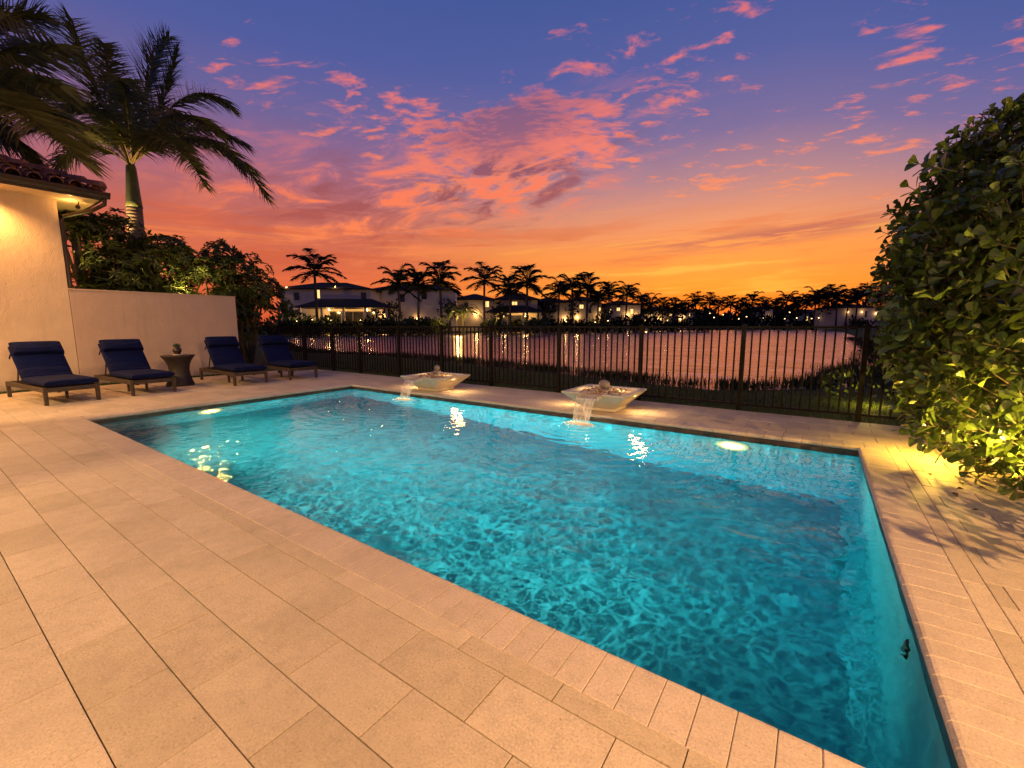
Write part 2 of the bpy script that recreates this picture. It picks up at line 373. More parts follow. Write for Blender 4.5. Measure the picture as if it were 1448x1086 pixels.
# navy canvas with soft wrinkles
m, nt, p = newmat('navy_canvas')
P = nt.n('ShaderNodeTexCoord').outputs['Object']
wv = nt.noise(P, 420, 2, .5); cl = nt.noise(P, 5, 4, .6)
nt.set(p.inputs['Base Color'], nt.ramp(cl, [(.3, (.0018, .0050, .036)), (.7, (.0035, .0085, .060))])); p.inputs['Roughness'].default_value = .85
p.inputs['Sheen Weight'].default_value = .0; p.inputs['Sheen Tint'].default_value = (.35, .4, .8, 1); p.inputs['Specular IOR Level'].default_value = .15
wr = nt.noise(nt.vm('MULTIPLY', P, (10, 1.2, 10)), 1.6, 3, .5)
nt.set(p.inputs['Normal'], nt.bump(wv, .15, .001, nt.bump(wr, 1.0, .03)))
M['navy'] = m

# lawn / ground
m, nt, p = newmat('lawn_grass')
P = nt.n('ShaderNodeTexCoord').outputs['Object']
a = nt.noise(P, .6, 5, .65); b = nt.noise(P, 26, 4, .7)
k = nt.ramp(a, [(.3, (.035, .055, .012)), (.7, (.065, .090, .020))])
k = nt.mix(nt.m('MULTIPLY', nt.smooth(b, .45, .7), .6), k, (.095, .115, .03))
nt.set(p.inputs['Base Color'], k); p.inputs['Roughness'].default_value = .9; p.inputs['Specular IOR Level'].default_value = .1
nt.set(p.inputs['Normal'], nt.bump(b, .8, .04)); M['lawn'] = m

# lake water
m, nt, p = newmat('lake_water')
P = nt.n('ShaderNodeTexCoord').outputs['Object']
p.inputs['Base Color'].default_value = (.010, .012, .014, 1); p.inputs['Roughness'].default_value = .5
wv = nt.noise(nt.vm('MULTIPLY', P, (1.0, 1.0, 1)), 1.5, 4, .55, .3); w2 = nt.noise(P, .22, 3, .5)
bn = nt.bump(w2, .5, .5, nt.bump(wv, 1.0, .055))
gy = nt.n('ShaderNodeBsdfGlossy'); gy.inputs[0].default_value = (.92, .80, .78, 1); gy.inputs['Roughness'].default_value = .20; nt.set(gy.inputs['Normal'], bn)
fr = nt.n('ShaderNodeFresnel'); fr.inputs[0].default_value = 1.33
mx = nt.n('ShaderNodeMixShader'); nt.set(mx.inputs[0], nt.m('MULTIPLY_ADD', fr.outputs[0], .7, .36, clamp=True)); nt.t.links.new(p.outputs[0], mx.inputs[1]); nt.t.links.new(gy.outputs[0], mx.inputs[2])
nt.t.links.new(mx.outputs[0], nt.t.nodes['Material Output'].inputs[0]); M['lake'] = m

# pool plaster
m, nt, p = newmat('pool_plaster')
P = nt.n('ShaderNodeTexCoord').outputs['Object']
a = nt.noise(P, 2.5, 5, .6); b = nt.noise(P, 60, 4, .7)
k = nt.ramp(a, [(.3, (.07, .235, .32)), (.7, (.10, .30, .40))])
k = nt.mix(nt.m('MULTIPLY', nt.smooth(b, .5, .7), .35), k, (.04, .12, .17))
nt.set(p.inputs['Base Color'], k); p.inputs['Roughness'].default_value = .8; M['plaster'] = m

# waterline tile: brown stone mosaic
m, nt, p = newmat('waterline_mosaic')
tc = nt.n('ShaderNodeTexCoord').outputs['Object']; x, y, z = nt.sep(tc)
br = nt.n('ShaderNodeTexBrick'); nt.set(br.inputs['Vector'], nt.com(nt.m('ADD', x, y), z, 0.0))
br.inputs['Scale'].default_value = 1; br.inputs['Brick Width'].default_value = .11; br.inputs['Row Height'].default_value = .075; br.inputs['Mortar Size'].default_value = .004
br.inputs['Color1'].default_value = (.055, .040, .030, 1); br.inputs['Color2'].default_value = (.20, .14, .095, 1); br.inputs['Mortar'].default_value = (.10, .085, .07, 1)
br.inputs['Bias'].default_value = -.25
nz = nt.noise(tc, 16, 5, .65)
nt.set(p.inputs['Base Color'], nt.mix(.55, br.outputs[0], nt.ramp(nz, [(.35, (.02, .016, .014)), (.65, (.24, .18, .12))]), 'OVERLAY')); p.inputs['Roughness'].default_value = .4
M['mosaic'] = m

# pool water: refracting ripples over an absorbing body of water
m = bpy.data.materials.new('pool_water'); m.use_nodes = True; nt = NT(m.node_tree); m.node_tree.nodes.clear()
P = nt.n('ShaderNodeTexCoord').outputs['Object']; x, y, z = nt.sep(P)
gl = nt.n('ShaderNodeBsdfGlass'); gl.inputs['IOR'].default_value = 1.27; gl.inputs['Roughness'].default_value = 0.0
n1 = nt.noise(P, 2.3, 2, .5, .6); n2 = nt.noise(P, 6.5, 1.5, .5, .4); n3 = nt.noise(P, 18, 1, .5, .3)
def rings(cx, cy, k, fall):
    r = nt.vm('LENGTH', nt.vm('SUBTRACT', P, (cx, cy, -.125)))
    return nt.m('MULTIPLY', nt.m('SINE', nt.m('MULTIPLY', nt.m('ADD', r, nt.m('MULTIPLY', n2, .06)), k)), nt.m('EXPONENT', nt.m('MULTIPLY', r, -fall)))
rg = nt.m('ADD', rings(-6.36, 5.62, 34, .95), rings(-2.74, 5.70, 34, .95))
calm = nt.m('MULTIPLY_ADD', nt.smooth(nt.noise(P, .55, 2, .5), .35, .65), .75, .35)
hh = nt.m('ADD', nt.m('ADD', nt.m('MULTIPLY', n1, .55), nt.m('MULTIPLY', n2, .34)), nt.m('MULTIPLY', n3, .07))
hh = nt.m('ADD', nt.m('MULTIPLY', hh, calm), nt.m('MULTIPLY', rg, .16))
nt.set(gl.inputs['Normal'], nt.bump(hh, 1.0, .032))
va = nt.n('ShaderNodeVolumeAbsorption'); va.inputs['Color'].default_value = (.24, .86, .93, 1); va.inputs['Density'].default_value = .80
o = nt.n('ShaderNodeOutputMaterial'); nt.t.links.new(gl.outputs[0], o.inputs[0]); nt.t.links.new(va.outputs[0], o.inputs[1]); M['poolwater'] = m

# falling water and foam
m, nt, p = newmat('falling_water')
P = nt.n('ShaderNodeTexCoord').outputs['Object']
nn = nt.noise(nt.vm('MULTIPLY', P, (17, 17, .8)), 1.0, 2, .5)
nt.set(p.inputs['Alpha'], nt.m('MULTIPLY_ADD', nt.smooth(nn, .40, .68), .30, .16)); p.inputs['Base Color'].default_value = (.9, .85, .75, 1); p.inputs['Roughness'].default_value = .22
p.inputs['Transmission Weight'].default_value = 0; p.inputs['IOR'].default_value = 1.33; nt.set(p.inputs['Normal'], nt.bump(nn, .3, .004)); M['fall'] = m
m, nt, p = newmat('white_foam')
p.inputs['Base Color'].default_value = (.9, .86, .78, 1); p.inputs['Roughness'].default_value = .5; p.inputs['Subsurface Weight'].default_value = 0; M['foam'] = m

# ------------------------------------------------------------------ pool, coping, paving
X0, X1, Y0, Y1 = -8.85, .47, 1.61, 6.15
CW, SW = .26, .10
WZ = -.10
mb = MB()
E_ = .02    # plaster face sits a little outside the coping nose
a0, a1, b0, b1 = X0 - E_, X1 + E_, Y0 - E_, Y1 + E_
ZS = -.19
prof = [(a0, -.98), (-7.2, -1.08), (-4.0, -1.38), (-1.2, -1.62), (a1 - .14, -1.66), (a1, -1.52)]
for i in range(len(prof) - 1):
    (xa, za), (xb, zb) = prof[i], prof[i + 1]
    mb.quad((xa, b0, za), (xb, b0, zb), (xb, b1, zb), (xa, b1, za))
for yb, flip in ((b0, 0), (b1, 1)):
    for i in range(len(prof) - 1):
        (xa, za), (xb, zb) = prof[i], prof[i + 1]
        if xa == xb: continue
        q = [(xa, yb, za), (xa, yb, ZS), (xb, yb, ZS), (xb, yb, zb)]
        mb.quad(*(q if flip else q[::-1]))
mb.quad((a0, b0, -.98), (a0, b0, ZS), (a0, b1, ZS), (a0, b1, -.98)); mb.quad((a1, b0, -1.52), (a1, b1, -1.52), (a1, b1, ZS), (a1, b0, ZS))
tag(mb.build('pool_basin', M['plaster']), kind='structure')
mb = MB()
for p4 in (((a0, b0), (a1, b0)), ((a1, b0), (a1, b1)), ((a1, b1), (a0, b1)), ((a0, b1), (a0, b0))):
    (xa, ya), (xb, yb) = p4; nx, ny = (yb - ya), -(xb - xa); L = math.hypot(nx, ny); nx, ny = nx / L * .03, ny / L * .03
    V = [(xa, ya, ZS), (xb, yb, ZS), (xb, yb, -.045), (xa, ya, -.045), (xa + nx, ya + ny, ZS), (xb + nx, yb + ny, ZS), (xb + nx, yb + ny, -.045), (xa + nx, ya + ny, -.045)]
    mb.add(V, [(0, 1, 2, 3), (5, 4, 7, 6), (3, 2, 6, 7), (1, 0, 4, 5)])
tag(mb.build('pool_waterline', M['mosaic']), kind='structure')
mb = MB(); e = .03
mb.box(((X0 + X1) / 2, (Y0 + Y1) / 2, (WZ - 2.0) / 2), (X1 - X0 + 2 * E_ + .02, Y1 - Y0 + 2 * E_ + .02, -2.0 - WZ if False else (WZ + 2.0)))
tag(mb.build('pool_water', M['poolwater']), kind='structure')

# coping: bullnose stones round the rim
rng = random.Random(4)
def nose_profile(h=.055):
    P = [(CW, -h), (CW, -.004), (CW - .004, 0)]
    r = h / 2
    for k in range(0, 7):
        a = math.pi / 2 + math.pi * k / 6
        P.append((r + r * math.cos(a), -r + r * math.sin(a)))
    return P
NP = nose_profile()
mb = MB()
def stone(axis, s0, s1, inner, sign):
    dz = .0002 + rng.uniform(-.0008, .0008); g = .0011
    s0 += g; s1 -= g; V = []
    for s, inset in ((s0, .003), (s0 + .003, 0), (s1 - .003, 0), (s1, .003)):
        for d, z in NP:
            zz = z + dz - (inset if z > -.02 else 0); dd = d + (inset if d < .02 else 0)
            q = inner + sign * dd
            V.append((s, q, zz) if axis == 'x' else (q, s, zz))
    n = len(NP); F = []
    for i in range(3):
        for k in range(n): F.append((i * n + k, i * n + (k + 1) % n, (i + 1) * n + (k + 1) % n, (i + 1) * n + k))
    F += [tuple(range(n)), tuple(range(4 * n - 1, 3 * n - 1, -1))]
    mb.add(V, F)
def run(axis, a, b, inner, sign, step):
    n = max(1, round((b - a) / step)); st = (b - a) / n
    for i in range(n): stone(axis, a + st * i, a + st * (i + 1), inner, sign)
run('x', X0 - CW, X1 + CW, Y0, -1, .1225)
run('x', X0 - CW, X1 + CW, Y1, 1, .1225 * 1.6)
run('y', Y0, Y1, X0, -1, .1225); run('y', Y0, Y1, X1, 1, .1225)
tag(mb.build('pool_coping', M['coping'], smooth=False), kind='structure')

# paving
DX0, DX1, DY0, DY1 = -13.5, 1.62, -4.0, 7.74
mb = MB()
def paver(xa, xb, ya, yb):
    g = .0020; c = .0016
    if xb - xa < .02 or yb - ya < .02: return
    xa += g; xb -= g; ya += g; yb -= g; z = rng.uniform(-.0011, .0009)
    t = [(xa + c, ya + c, z), (xb - c, ya + c, z), (xb - c, yb - c, z), (xa + c, yb - c, z)]
    r = [(xa, ya, z - .0016), (xb, ya, z - .0016), (xb, yb, z - .0016), (xa, yb, z - .0016)]
    b = [(q[0], q[1], -.03) for q in r]
    mb.add(t + r + b, [(0, 1, 2, 3)] + [(4 + i, 4 + (i + 1) % 4, (i + 1) % 4, i) for i in range(4)] + [(8 + i, 8 + (i + 1) % 4, 4 + (i + 1) % 4, 4 + i) for i in range(4)])
RH, PL, JX = .2455, .4555, -.47
BX0, BX1, BY0, BY1 = X0 - CW - SW, X1 + CW + SW, Y0 - CW - SW, Y1 + CW + SW
def row(ya, yb, k, xs):
    off = JX + (PL / 2 if k % 2 else 0) + (.02 if k % 3 == 0 else 0)
    n0 = math.floor((DX0 - off) / PL) - 1
    for i in range(n0, n0 + int(20 / PL)):
        xa, xb = off + PL * i, off + PL * (i + 1)
        for lo, hi in xs:
            A, B = max(xa, lo), min(xb, hi)
            if B - A > .02: paver(A, B, ya, yb)
y = BY0; k = 0
while y > DY0:
    row(y - RH, y, k, [(DX0, 4.0 if y < .9 else DX1)]); y -= RH; k += 1
y = BY0; k = 1
while y < BY1 - .01:
    row(y, min(y + RH, BY1), k, [(DX0, BX0), (BX1, DX1)]); y += RH; k += 1
y = BY1
while y < DY1 - .01:
    row(y, min(y + RH, DY1), k, [(DX0, DX1)]); y += RH; k += 1
for ya, yb in ((BY0, BY0 + SW), (BY1 - SW, BY1)): row(ya, yb, 1, [(BX0 + (SW if 0 else 0), BX1)])
yy = BY0 + SW
while yy < BY1 - SW - .01:
    for xa in (BX0, BX1 - SW): paver(xa, xa + SW, yy, min(yy + PL, BY1 - SW))
    yy += PL
tag(mb.build('pool_deck', M['paver']), kind='structure')
mb = MB(); zb = -.0125
for xa, xb, ya, yb in ((DX0 - .02, DX1 + .02, .9, Y0 - .012), (DX0 - .02, 4.02, DY0, .9), (DX0 - .02, DX1 + .02, Y1 + .1, DY1 + .02), (DX0 - .02, X0 - .1, Y0 - .012, Y1 + .1), (X1 + .1, DX1 + .02, Y0 - .012, Y1 + .1)):
    mb.quad((xa, ya, zb), (xb, ya, zb), (xb, yb, zb), (xa, yb, zb))
tag(mb.build('paving_bed', M['sand']), kind='structure')
mb = MB(); mb.box((4.1, 4.3, -.055), (4.94, 6.76, .1)); tag(mb.build('planting_bed', M['soil']), kind='structure')

# ------------------------------------------------------------------ ground and lake
LZ = -.45
SH = [(14, 18.5), (6, 16.8), (0.0, 15.9), (-2.6, 13.9), (-6.5, 14.9), (-12.6, 16.5), (-19, 17.6), (-25.4, 16.4), (-34, 18.5), (-47, 24.5), (-60, 31.5), (-72, 40), (-85, 52), (-80, 58), (-73, 62), (-66, 78), (-62, 97), (-50, 140), (-36, 186), (-18, 195), (0, 191), (4.4, 130), (4.0, 75), (3.3, 42.6), (1.9, 29), (.9, 21.9)]
SH = [s for s in SH if s not in ((14, 18.5), (6, 16.8))]
SHP = np.array(SH)
def shore_dist(X, Y):
    """signed distance to the lake outline, negative inside the lake"""
    best = np.full(X.shape, 1e9); ins = np.zeros(X.shape, bool); n = len(SHP)
    for i in range(n):
        a = SHP[i]; b = SHP[(i + 1) % n]; d = b - a
        t = np.clip(((X - a[0]) * d[0] + (Y - a[1]) * d[1]) / (d @ d), 0, 1)
        best = np.minimum(best, np.hypot(X - a[0] - t * d[0], Y - a[1] - t * d[1]))
        c = ((a[1] > Y) != (b[1] > Y)) & (X < (b[0] - a[0]) * (Y - a[1]) / (b[1] - a[1] + 1e-12) + a[0]); ins ^= c
    return np.where(ins, -best, best)
gx = sorted(set([-2500, -1200, -600, -350, -220, -160, -130] + list(range(-112, -30, 2)) + [round(-30 + .6 * i, 2) for i in range(60)] + [-13.56, -13.52, 6.6, 6.64, 7, 9, 12, 16, 22, 32, 50, 80, 140, 300, 700, 2500]))
gy = sorted(set([-2500, -900, -300, -100, -40, -20, -12.04, -12, -4.04, -4] + [round(-3 + .55 * i, 2) for i in range(65)] + [7.76, 7.8] + list(range(33, 100, 2)) + list(range(100, 215, 4)) + [225, 260, 330, 450, 700, 1300, 2800]))
GX, GY = np.meshgrid(np.array(gx, float), np.array(gy, float))
D = shore_dist(GX, GY)
def sstep(x, a, b):
    t = np.clip((x - a) / (b - a), 0, 1); return t * t * (3 - 2 * t)
land = -.03 + .25 * sstep(D, 15, 60) * (GY > 40)
Z = np.where(D > 0, LZ - .05 + (land - LZ + .05) * sstep(D, -.2, 5.0), LZ - .05 - .9 * sstep(-D, 0, 3))
rs = np.random.RandomState(3); Z += np.where(D > 1, rs.uniform(-.012, .012, Z.shape), 0)
hole = (GX > -13.54) & (GX < 6.62) & (GY > -4.02) & (GY < 7.78)
Z = np.where(hole, -2.6, Z)
ny_, nx_ = GX.shape
mb = MB(); mb.v = [tuple(q) for q in np.stack([GX, GY, Z], -1).reshape(-1, 3).tolist()]
mb.f = [(j * nx_ + i, j * nx_ + i + 1, (j + 1) * nx_ + i + 1, (j + 1) * nx_ + i) for j in range(ny_ - 1) for i in range(nx_ - 1)]
tag(mb.build('lawn', M['lawn'], smooth=True), kind='structure')
mb = MB(); mb.quad((-135, 9.5, LZ), (30, 9.5, LZ), (30, 215, LZ), (-135, 215, LZ)); tag(mb.build('lake_water', M['lake']), kind='structure')
def ground_z(x, y):
    d = float(shore_dist(np.array([x]), np.array([y]))[0])
    if d <= 0: return LZ - .05
    l = -.03 + (.25 * float(sstep(np.array([d]), 15, 60)[0]) if y > 40 else 0)
    return LZ - .05 + (l - LZ + .05) * float(sstep(np.array([d]), -.2, 5)[0])
# ------------------------------------------------------------------ pool lamps (lens + light in the water)
def caustic_light(L, cx, cy, cz, floor_z, amp=1.0, flat=.16):
    """underwater lamp whose beam is broken up by the moving surface, as a projected light pattern"""
    L.use_nodes = True; t = L.node_tree; nt = NT(t); em = [n for n in t.nodes if n.type == 'EMISSION'][0]
    I = nt.n('ShaderNodeNewGeometry').outputs['Incoming']
    ix, iy, iz = nt.sep(I)
    k = nt.m('DIVIDE', abs(cz - floor_z), nt.m('MAXIMUM', nt.m('ABSOLUTE', iz), .06))
    P = nt.com(nt.m('MULTIPLY_ADD', ix, k, cx), nt.m('MULTIPLY_ADD', iy, k, cy), 0.0)
    wob = nt.vm('SCALE', nt.vm('SUBTRACT', nt.noise(P, 3.0, 3, .55, col=True), (.5, .5, .5)), scale=.16)
    tot = None
    for sc, off, sh, am in ((7.6, 0.0, 38.0, 8.5), (11.5, 3.7, 34.0, 5.0)):
        v = nt.n('ShaderNodeTexVoronoi', feature='DISTANCE_TO_EDGE'); nt.set(v.inputs['Vector'], nt.vm('ADD', nt.vm('ADD', P, wob), (off, off, 0))); v.inputs['Scale'].default_value = sc
        e = nt.m('MULTIPLY', nt.m('EXPONENT', nt.m('MULTIPLY', v.outputs['Distance'], -sh)), am)
        tot = e if tot is None else nt.m('ADD', tot, e)
    patch = nt.smooth(nt.noise(P, 1.1, 2, .5), .36, .62)
    tot = nt.m('MULTIPLY_ADD', nt.m('MULTIPLY', tot, nt.m('MULTIPLY_ADD', patch, .40, .60)), amp, flat)
    optic = nt.m('MINIMUM', nt.m('POWER', nt.m('DIVIDE', .27, nt.m('MAXIMUM', nt.m('ABSOLUTE', iz), .02)), 2.3), 1.0)      # the lens throws most light far, little at its feet
    tot = nt.m('MULTIPLY', tot, optic)
    nt.set(em.inputs['Strength'], tot)
def pool_light(loc, nrm, label, energy, spot=150, tilt=-.12, amp=1.0, grp=None, flat=.16):
    loc = Vector(loc); nrm = Vector(nrm)
    t = empty('pool_light', loc, label, 'pool light', grp)
    q = nrm.to_track_quat('Z', 'Y').to_matrix() * 1.35
    def disc(prof):
        b = MB(); b.lathe(prof, n=24); b.v = [tuple(q @ Vector(v)) for v in b.v]; return b
    disc([(.0, -.004), (.15, -.004), (.155, .000), (.145, .005), (.0, .006)]).build('halo_plate', M['face'], t, smooth=True)  # plate added to catch light as a soft halo
    disc([(.0, .040), (.05, .034), (.09, .014), (.105, .006), (0, .004)]).build('lens', M['lens'], t, smooth=True)
    L = lamp('beam', loc + nrm * .07, energy, (1.0, .80, .50), 'SPOT', .008, loc + nrm * 3 + Vector((0, 0, tilt * 3)), spot, 1.0, parent=t)
    caustic_light(L.data, loc.x + nrm.x * .07, loc.y + nrm.y * .07, loc.z, -1.5, amp, flat)
    lamp('halo', loc + nrm * .085, 9, (1, .42, .09), 'POINT', .03, parent=t)  # extra point lamp, added to make the halo round the lens
    return t
pool_light((X0 - E_ + .012, 3.23, -.40), (1, 0, 0), 'round glowing underwater lamp in the left end wall, nearest the loungers', 300, amp=.35, flat=.5, tilt=-.02, spot=150, grp='underwater pool lamps')
pool_light((-.80, Y1 + E_ - .012, -.42), (0, -1, 0), 'round glowing underwater lamp in the far wall, right of the right-hand water bowl', 320, amp=.35, flat=.5, tilt=-.02, spot=150, grp='underwater pool lamps')
for xx in (-6.9, -4.5, -2.1):
    pool_light((xx, Y0 - E_ + .012, -.45), (0, 1, 0), 'assumed round underwater lamp set in the near wall under the coping', 1120, flat=.33, amp=1.0, tilt=-.05, spot=150, grp='underwater pool lamps')  # hidden near-wall lamps, assumed in order to light the pool floor
t = empty('pool_return', (X1 + E_ - .004, 2.78, -.40), 'small dark slotted fitting on the right pool wall under water', 'pool fitting')
b = MB(); b.box((0, 0, 0), (.012, .05, .13)); b.build('slot_plate', M['iron'], t, bevel=.004)
b = MB(); b.box((-.012, .0, .0), (.012, .02, .10)); b.build('slot', M['steel'], t)

# ------------------------------------------------------------------ own house, on the left and behind
HX, HY = -14.0, 2.53
hs = empty('house', (HX, HY, 0), 'cream stucco house corner with terracotta barrel tile roof and lit soffit', 'house')
ORG = (HX, HY, 0)
b = MB(); b.box((-18.0, (HY - 9.5) / 2, 2.06), (8.0, HY + 9.5, 4.16)); b.build('wall', M['stucco'], hs, org=ORG)
b = MB(); b.box((-5.7, -5.5, 1.5), (16.5, 4.0, 3.0)); b.build('rear_wall', M['stucco'], hs, org=ORG)
b = MB(); b.box((-5.9, -2.9, 3.04), (17.2, 3.4, .10)); b.build('porch_ceiling', M['soffit'], hs, org=ORG)
for px_ in (-9.9, -5.5, -1.0, 2.5):
    b = MB(); b.box((px_, -1.45, 1.49), (.3, .3, 2.98)); b.build('porch_column', M['stucco'], hs, org=ORG, bevel=.02)
EX, EY = -13.32, 3.12           # eave edge
b = MB()
b.box(((EX + -22.6) / 2, (EY - 10.1) / 2, 4.155), (EX + 22.6, EY + 10.1, .03)); b.build('soffit', M['soffit'], hs, org=ORG)
b = MB()
b.box((EX + .012, (EY - 10.1) / 2, 4.215), (.024, EY + 10.1, .17)); b.box((-17.95, EY + .012, 4.215), (9.2, .024, .17)); b.build('fascia', M['bronze'], hs, org=ORG)
# K-style gutter along both eaves
def gutter_run(a, c, out):
    pr = [(0, .0), (.0, -.11), (.07, -.11), (.085, -.06), (.125, -.015), (.125, .012), (.112, .012), (.112, -.008), (.075, -.05), (.062, -.10), (.008, -.10), (.008, 0)]
    A = Vector(a); C = Vector(c); o = Vector(out); mb = MB(); n = len(pr); V = []
    for base in (A, C): V += [base + o * d + Vector((0, 0, z)) for d, z in pr]
    return mb.add(V, [(i, (i + 1) % n, n + (i + 1) % n, n + i) for i in range(n)] + [tuple(range(n)), tuple(range(2 * n - 1, n - 1, -1))])
gb = gutter_run((EX + .026, -10.0, 4.285), (EX + .026, EY + .15, 4.285), (1, 0, 0))
g2 = gutter_run((-22.5, EY + .026, 4.284), (EX + .02, EY + .026, 4.284), (0, 1, 0)); gb.add(g2.v, g2.f)
gb.build('gutter', M['bronze'], hs, org=ORG)
b = MB(); b.tube([(EX + .05, EY + .06, 4.17), (EX + .04, EY + .05, 4.05), (EX - .12, EY - .12, 3.92), (HX - .02, HY + .10, 3.80), (HX - .06, HY + .055, 3.70), (HX - .06, HY + .055, 2.24)], .042, 8)
b.build('downspout', M['bronze'], hs, org=ORG)
# roof: hipped at the corner, barrel tiles on the slope over the pool side and the end slope
SL = .36; RZ = 4.33; RX0, RY1 = EX + .06, EY + .06
def barrel_tiles(slope_dir, along, origin, length, depth_fn, wid=.30, course=.40):
    mb = MB(); s = Vector(slope_dir); a = Vector(along); o = Vector(origin); n = s.cross(a); n = n if n.z > 0 else -n
    n.normalize(); rad = wid * .36
    cols = int(length / wid)
    for c in range(cols):
        p0 = o + a * (wid * (c + .5)); L = depth_fn(wid * (c + .5)); kmax = int(L / course) + 1
        for k in range(kmax):
            l0 = course * k - .03; l1 = min(course * (k + 1) + .04, L)
            if l1 - l0 < .08: continue
            V = []; sg = 7; jx = rng.uniform(-.008, .008)
            for ls, rr, lift in ((l0, rad * 1.06, .035), (l1, rad * .90, .0)):
                for off in (0, -.014):
                    for q in range(sg + 1):
                        th = math.pi * q / sg
                        V.append(p0 + s * ls + a * (math.cos(th) * (rr + off) + jx) + n * (math.sin(th) * (rr + off) + lift - .02))
            m_ = sg + 1; F = []
            for q in range(sg):
                F += [(q, q + 1, 2 * m_ + q + 1, 2 * m_ + q), (m_ + q + 1, m_ + q, 3 * m_ + q, 3 * m_ + q + 1), (q + 1, q, m_ + q, m_ + q + 1), (2 * m_ + q, 2 * m_ + q + 1, 3 * m_ + q + 1, 3 * m_ + q)]
            mb.add(V, F)
            # pan between two covers
            c0 = p0 + a * (wid * .5); V = []
            for ls, lift in ((l0 + .05, .0), (l1, -.02)):
                for q in range(5):
                    th = math.pi + math.pi * q / 4
                    V.append(c0 + s * ls + a * (math.cos(th) * rad * .75) + n * (math.sin(th) * rad * .45 + lift + .012))
            mb.add(V, [(q, q + 1, 5 + q + 1, 5 + q) for q in range(4)])
    return mb
sx = Vector((-1, 0, SL)).normalized(); sy = Vector((0, -1, SL)).normalized()
RL = 12.0
b = barrel_tiles(sx, (0, -1, 0), (RX0, RY1, RZ), RL, lambda t: min(t, 4.0) * math.hypot(1, SL) + .02)
ro = b.build('roof', M['tile'], hs, org=ORG, smooth=False)
b = barrel_tiles(sy, (-1, 0, 0), (RX0, RY1, RZ), 9.0, lambda t: min(t, 9.1 - t, 4.3) * math.hypot(1, SL) + .02)
b.build('end_slope', M['tile'], ro, org=None if False else ORG)
b = MB()
for ls in np.arange(0, 6.0, .36):
    d = Vector((-1, -1, SL)); p = Vector((RX0, RY1, RZ + .05)) + d * (ls / math.hypot(math.hypot(1, 1), SL)); q = p + d.normalized() * .40
    sd = Vector((1, -1, 0)).normalized(); up = Vector((0, 0, 1)); V = []
    for pp, rr, lf in ((p, .125, .035), (q, .105, .0)):
        for k in range(9):
            th = math.pi * k / 8; V.append(pp + sd * math.cos(th) * rr + up * (math.sin(th) * rr + lf))
    V += [p + up * .0]
    b.add(V, [(k, k + 1, 10 + k, 9 + k) for k in range(8)] + [tuple(range(8, -1, -1))])
b.build('hip_cap', M['tile'], ro, org=ORG)
b = MB()  # solid deck below the tiles so that no light passes
b.add([(EX - .02, EY - .02, 4.24), (EX - .02, -10, 4.24), (EX - 4, -10, 4.24 + 4 * SL), (EX - 4, EY - 4, 4.24 + 4 * SL), (-22.5, EY - .02, 4.24), (-18, EY - 4.4, 4.24 + 4 * SL)], [(0, 3, 2, 1), (0, 4, 5, 3)])
b.build('roof_deck', M['bronze'], ro, org=ORG)
def soffit_light(loc, energy, spot, target, label=None, rad=.05):
    b = MB(); x, y, z = loc; b.lathe([(.075, -.004), (.085, -.012), (.085, 0), (.0, 0)], (x, y, z), 20, cap=False)
    f = b.build('soffit_light', M['soffit'], hs, org=ORG, smooth=True)
    b = MB(); b.lathe([(.06, -.004), (0, -.007)], (x, y, z), 16, cap=True); b.build('lens', M['lamp'], f, org=ORG)
    L = lamp('soffit_beam', (x, y, z - .05), energy, WARM if x < -13 else (1, .595, .255), 'SPOT', rad, target, spot, .7, parent=hs)
    return f
for yy, en in ((1.2, 420), (-1.2, 300), (-3.6, 200)): soffit_light((-13.66, yy, 4.139), en, 150, (-13.3, yy, 0))  # unseen eave downlights, assumed from the glow on the wall
for xx, en in ((-10.2, 880), (-7.8, 640), (-5.3, 400), (-2.9, 270), (-.4, 190), (2.3, 130)): soffit_light((xx, -1.75, 2.988), en * .76, 150, (xx, .3, 0) if xx < 2 else (.9, 2.6, 0))  # unseen porch downlights, assumed from the warm light on the deck
# little flood lamp under the corner soffit
b = MB(); b.tube([(-13.86, 2.86, 4.14), (-13.86, 2.86, 4.08), (-13.84, 2.84, 4.03)], [.012, .012, .02], 8); b.tube([(-13.87, 2.85, 4.04), (-13.80, 2.83, 4.0)], [.035, .045], 12)
b.build('flood_lamp', M['bronze'], hs, org=ORG)
lamp('flood_beam', (-13.9, 2.75, 3.98), 9, WARM, 'POINT', .03, parent=hs)

gw = empty('garden_wall', (-14.1, 4.25, 0), 'long plain beige stucco garden wall behind the loungers', 'garden wall')
b = MB(); b.box((-14.13, (HY + .01 + 6.01) / 2, 1.08), (.26, 6.01 - HY - .01, 2.20)); b.build('wall_face', M['stucco2'], gw, org=(-14.1, 4.25, 0), bevel=.012)
b = MB(); b.box((-14.13, (HY + .01 + 6.01) / 2, 2.192), (.275, 6.01 - HY + .005, .035)); b.build('wall_cap', M['stucco2'], gw, org=(-14.1, 4.25, 0), bevel=.008)

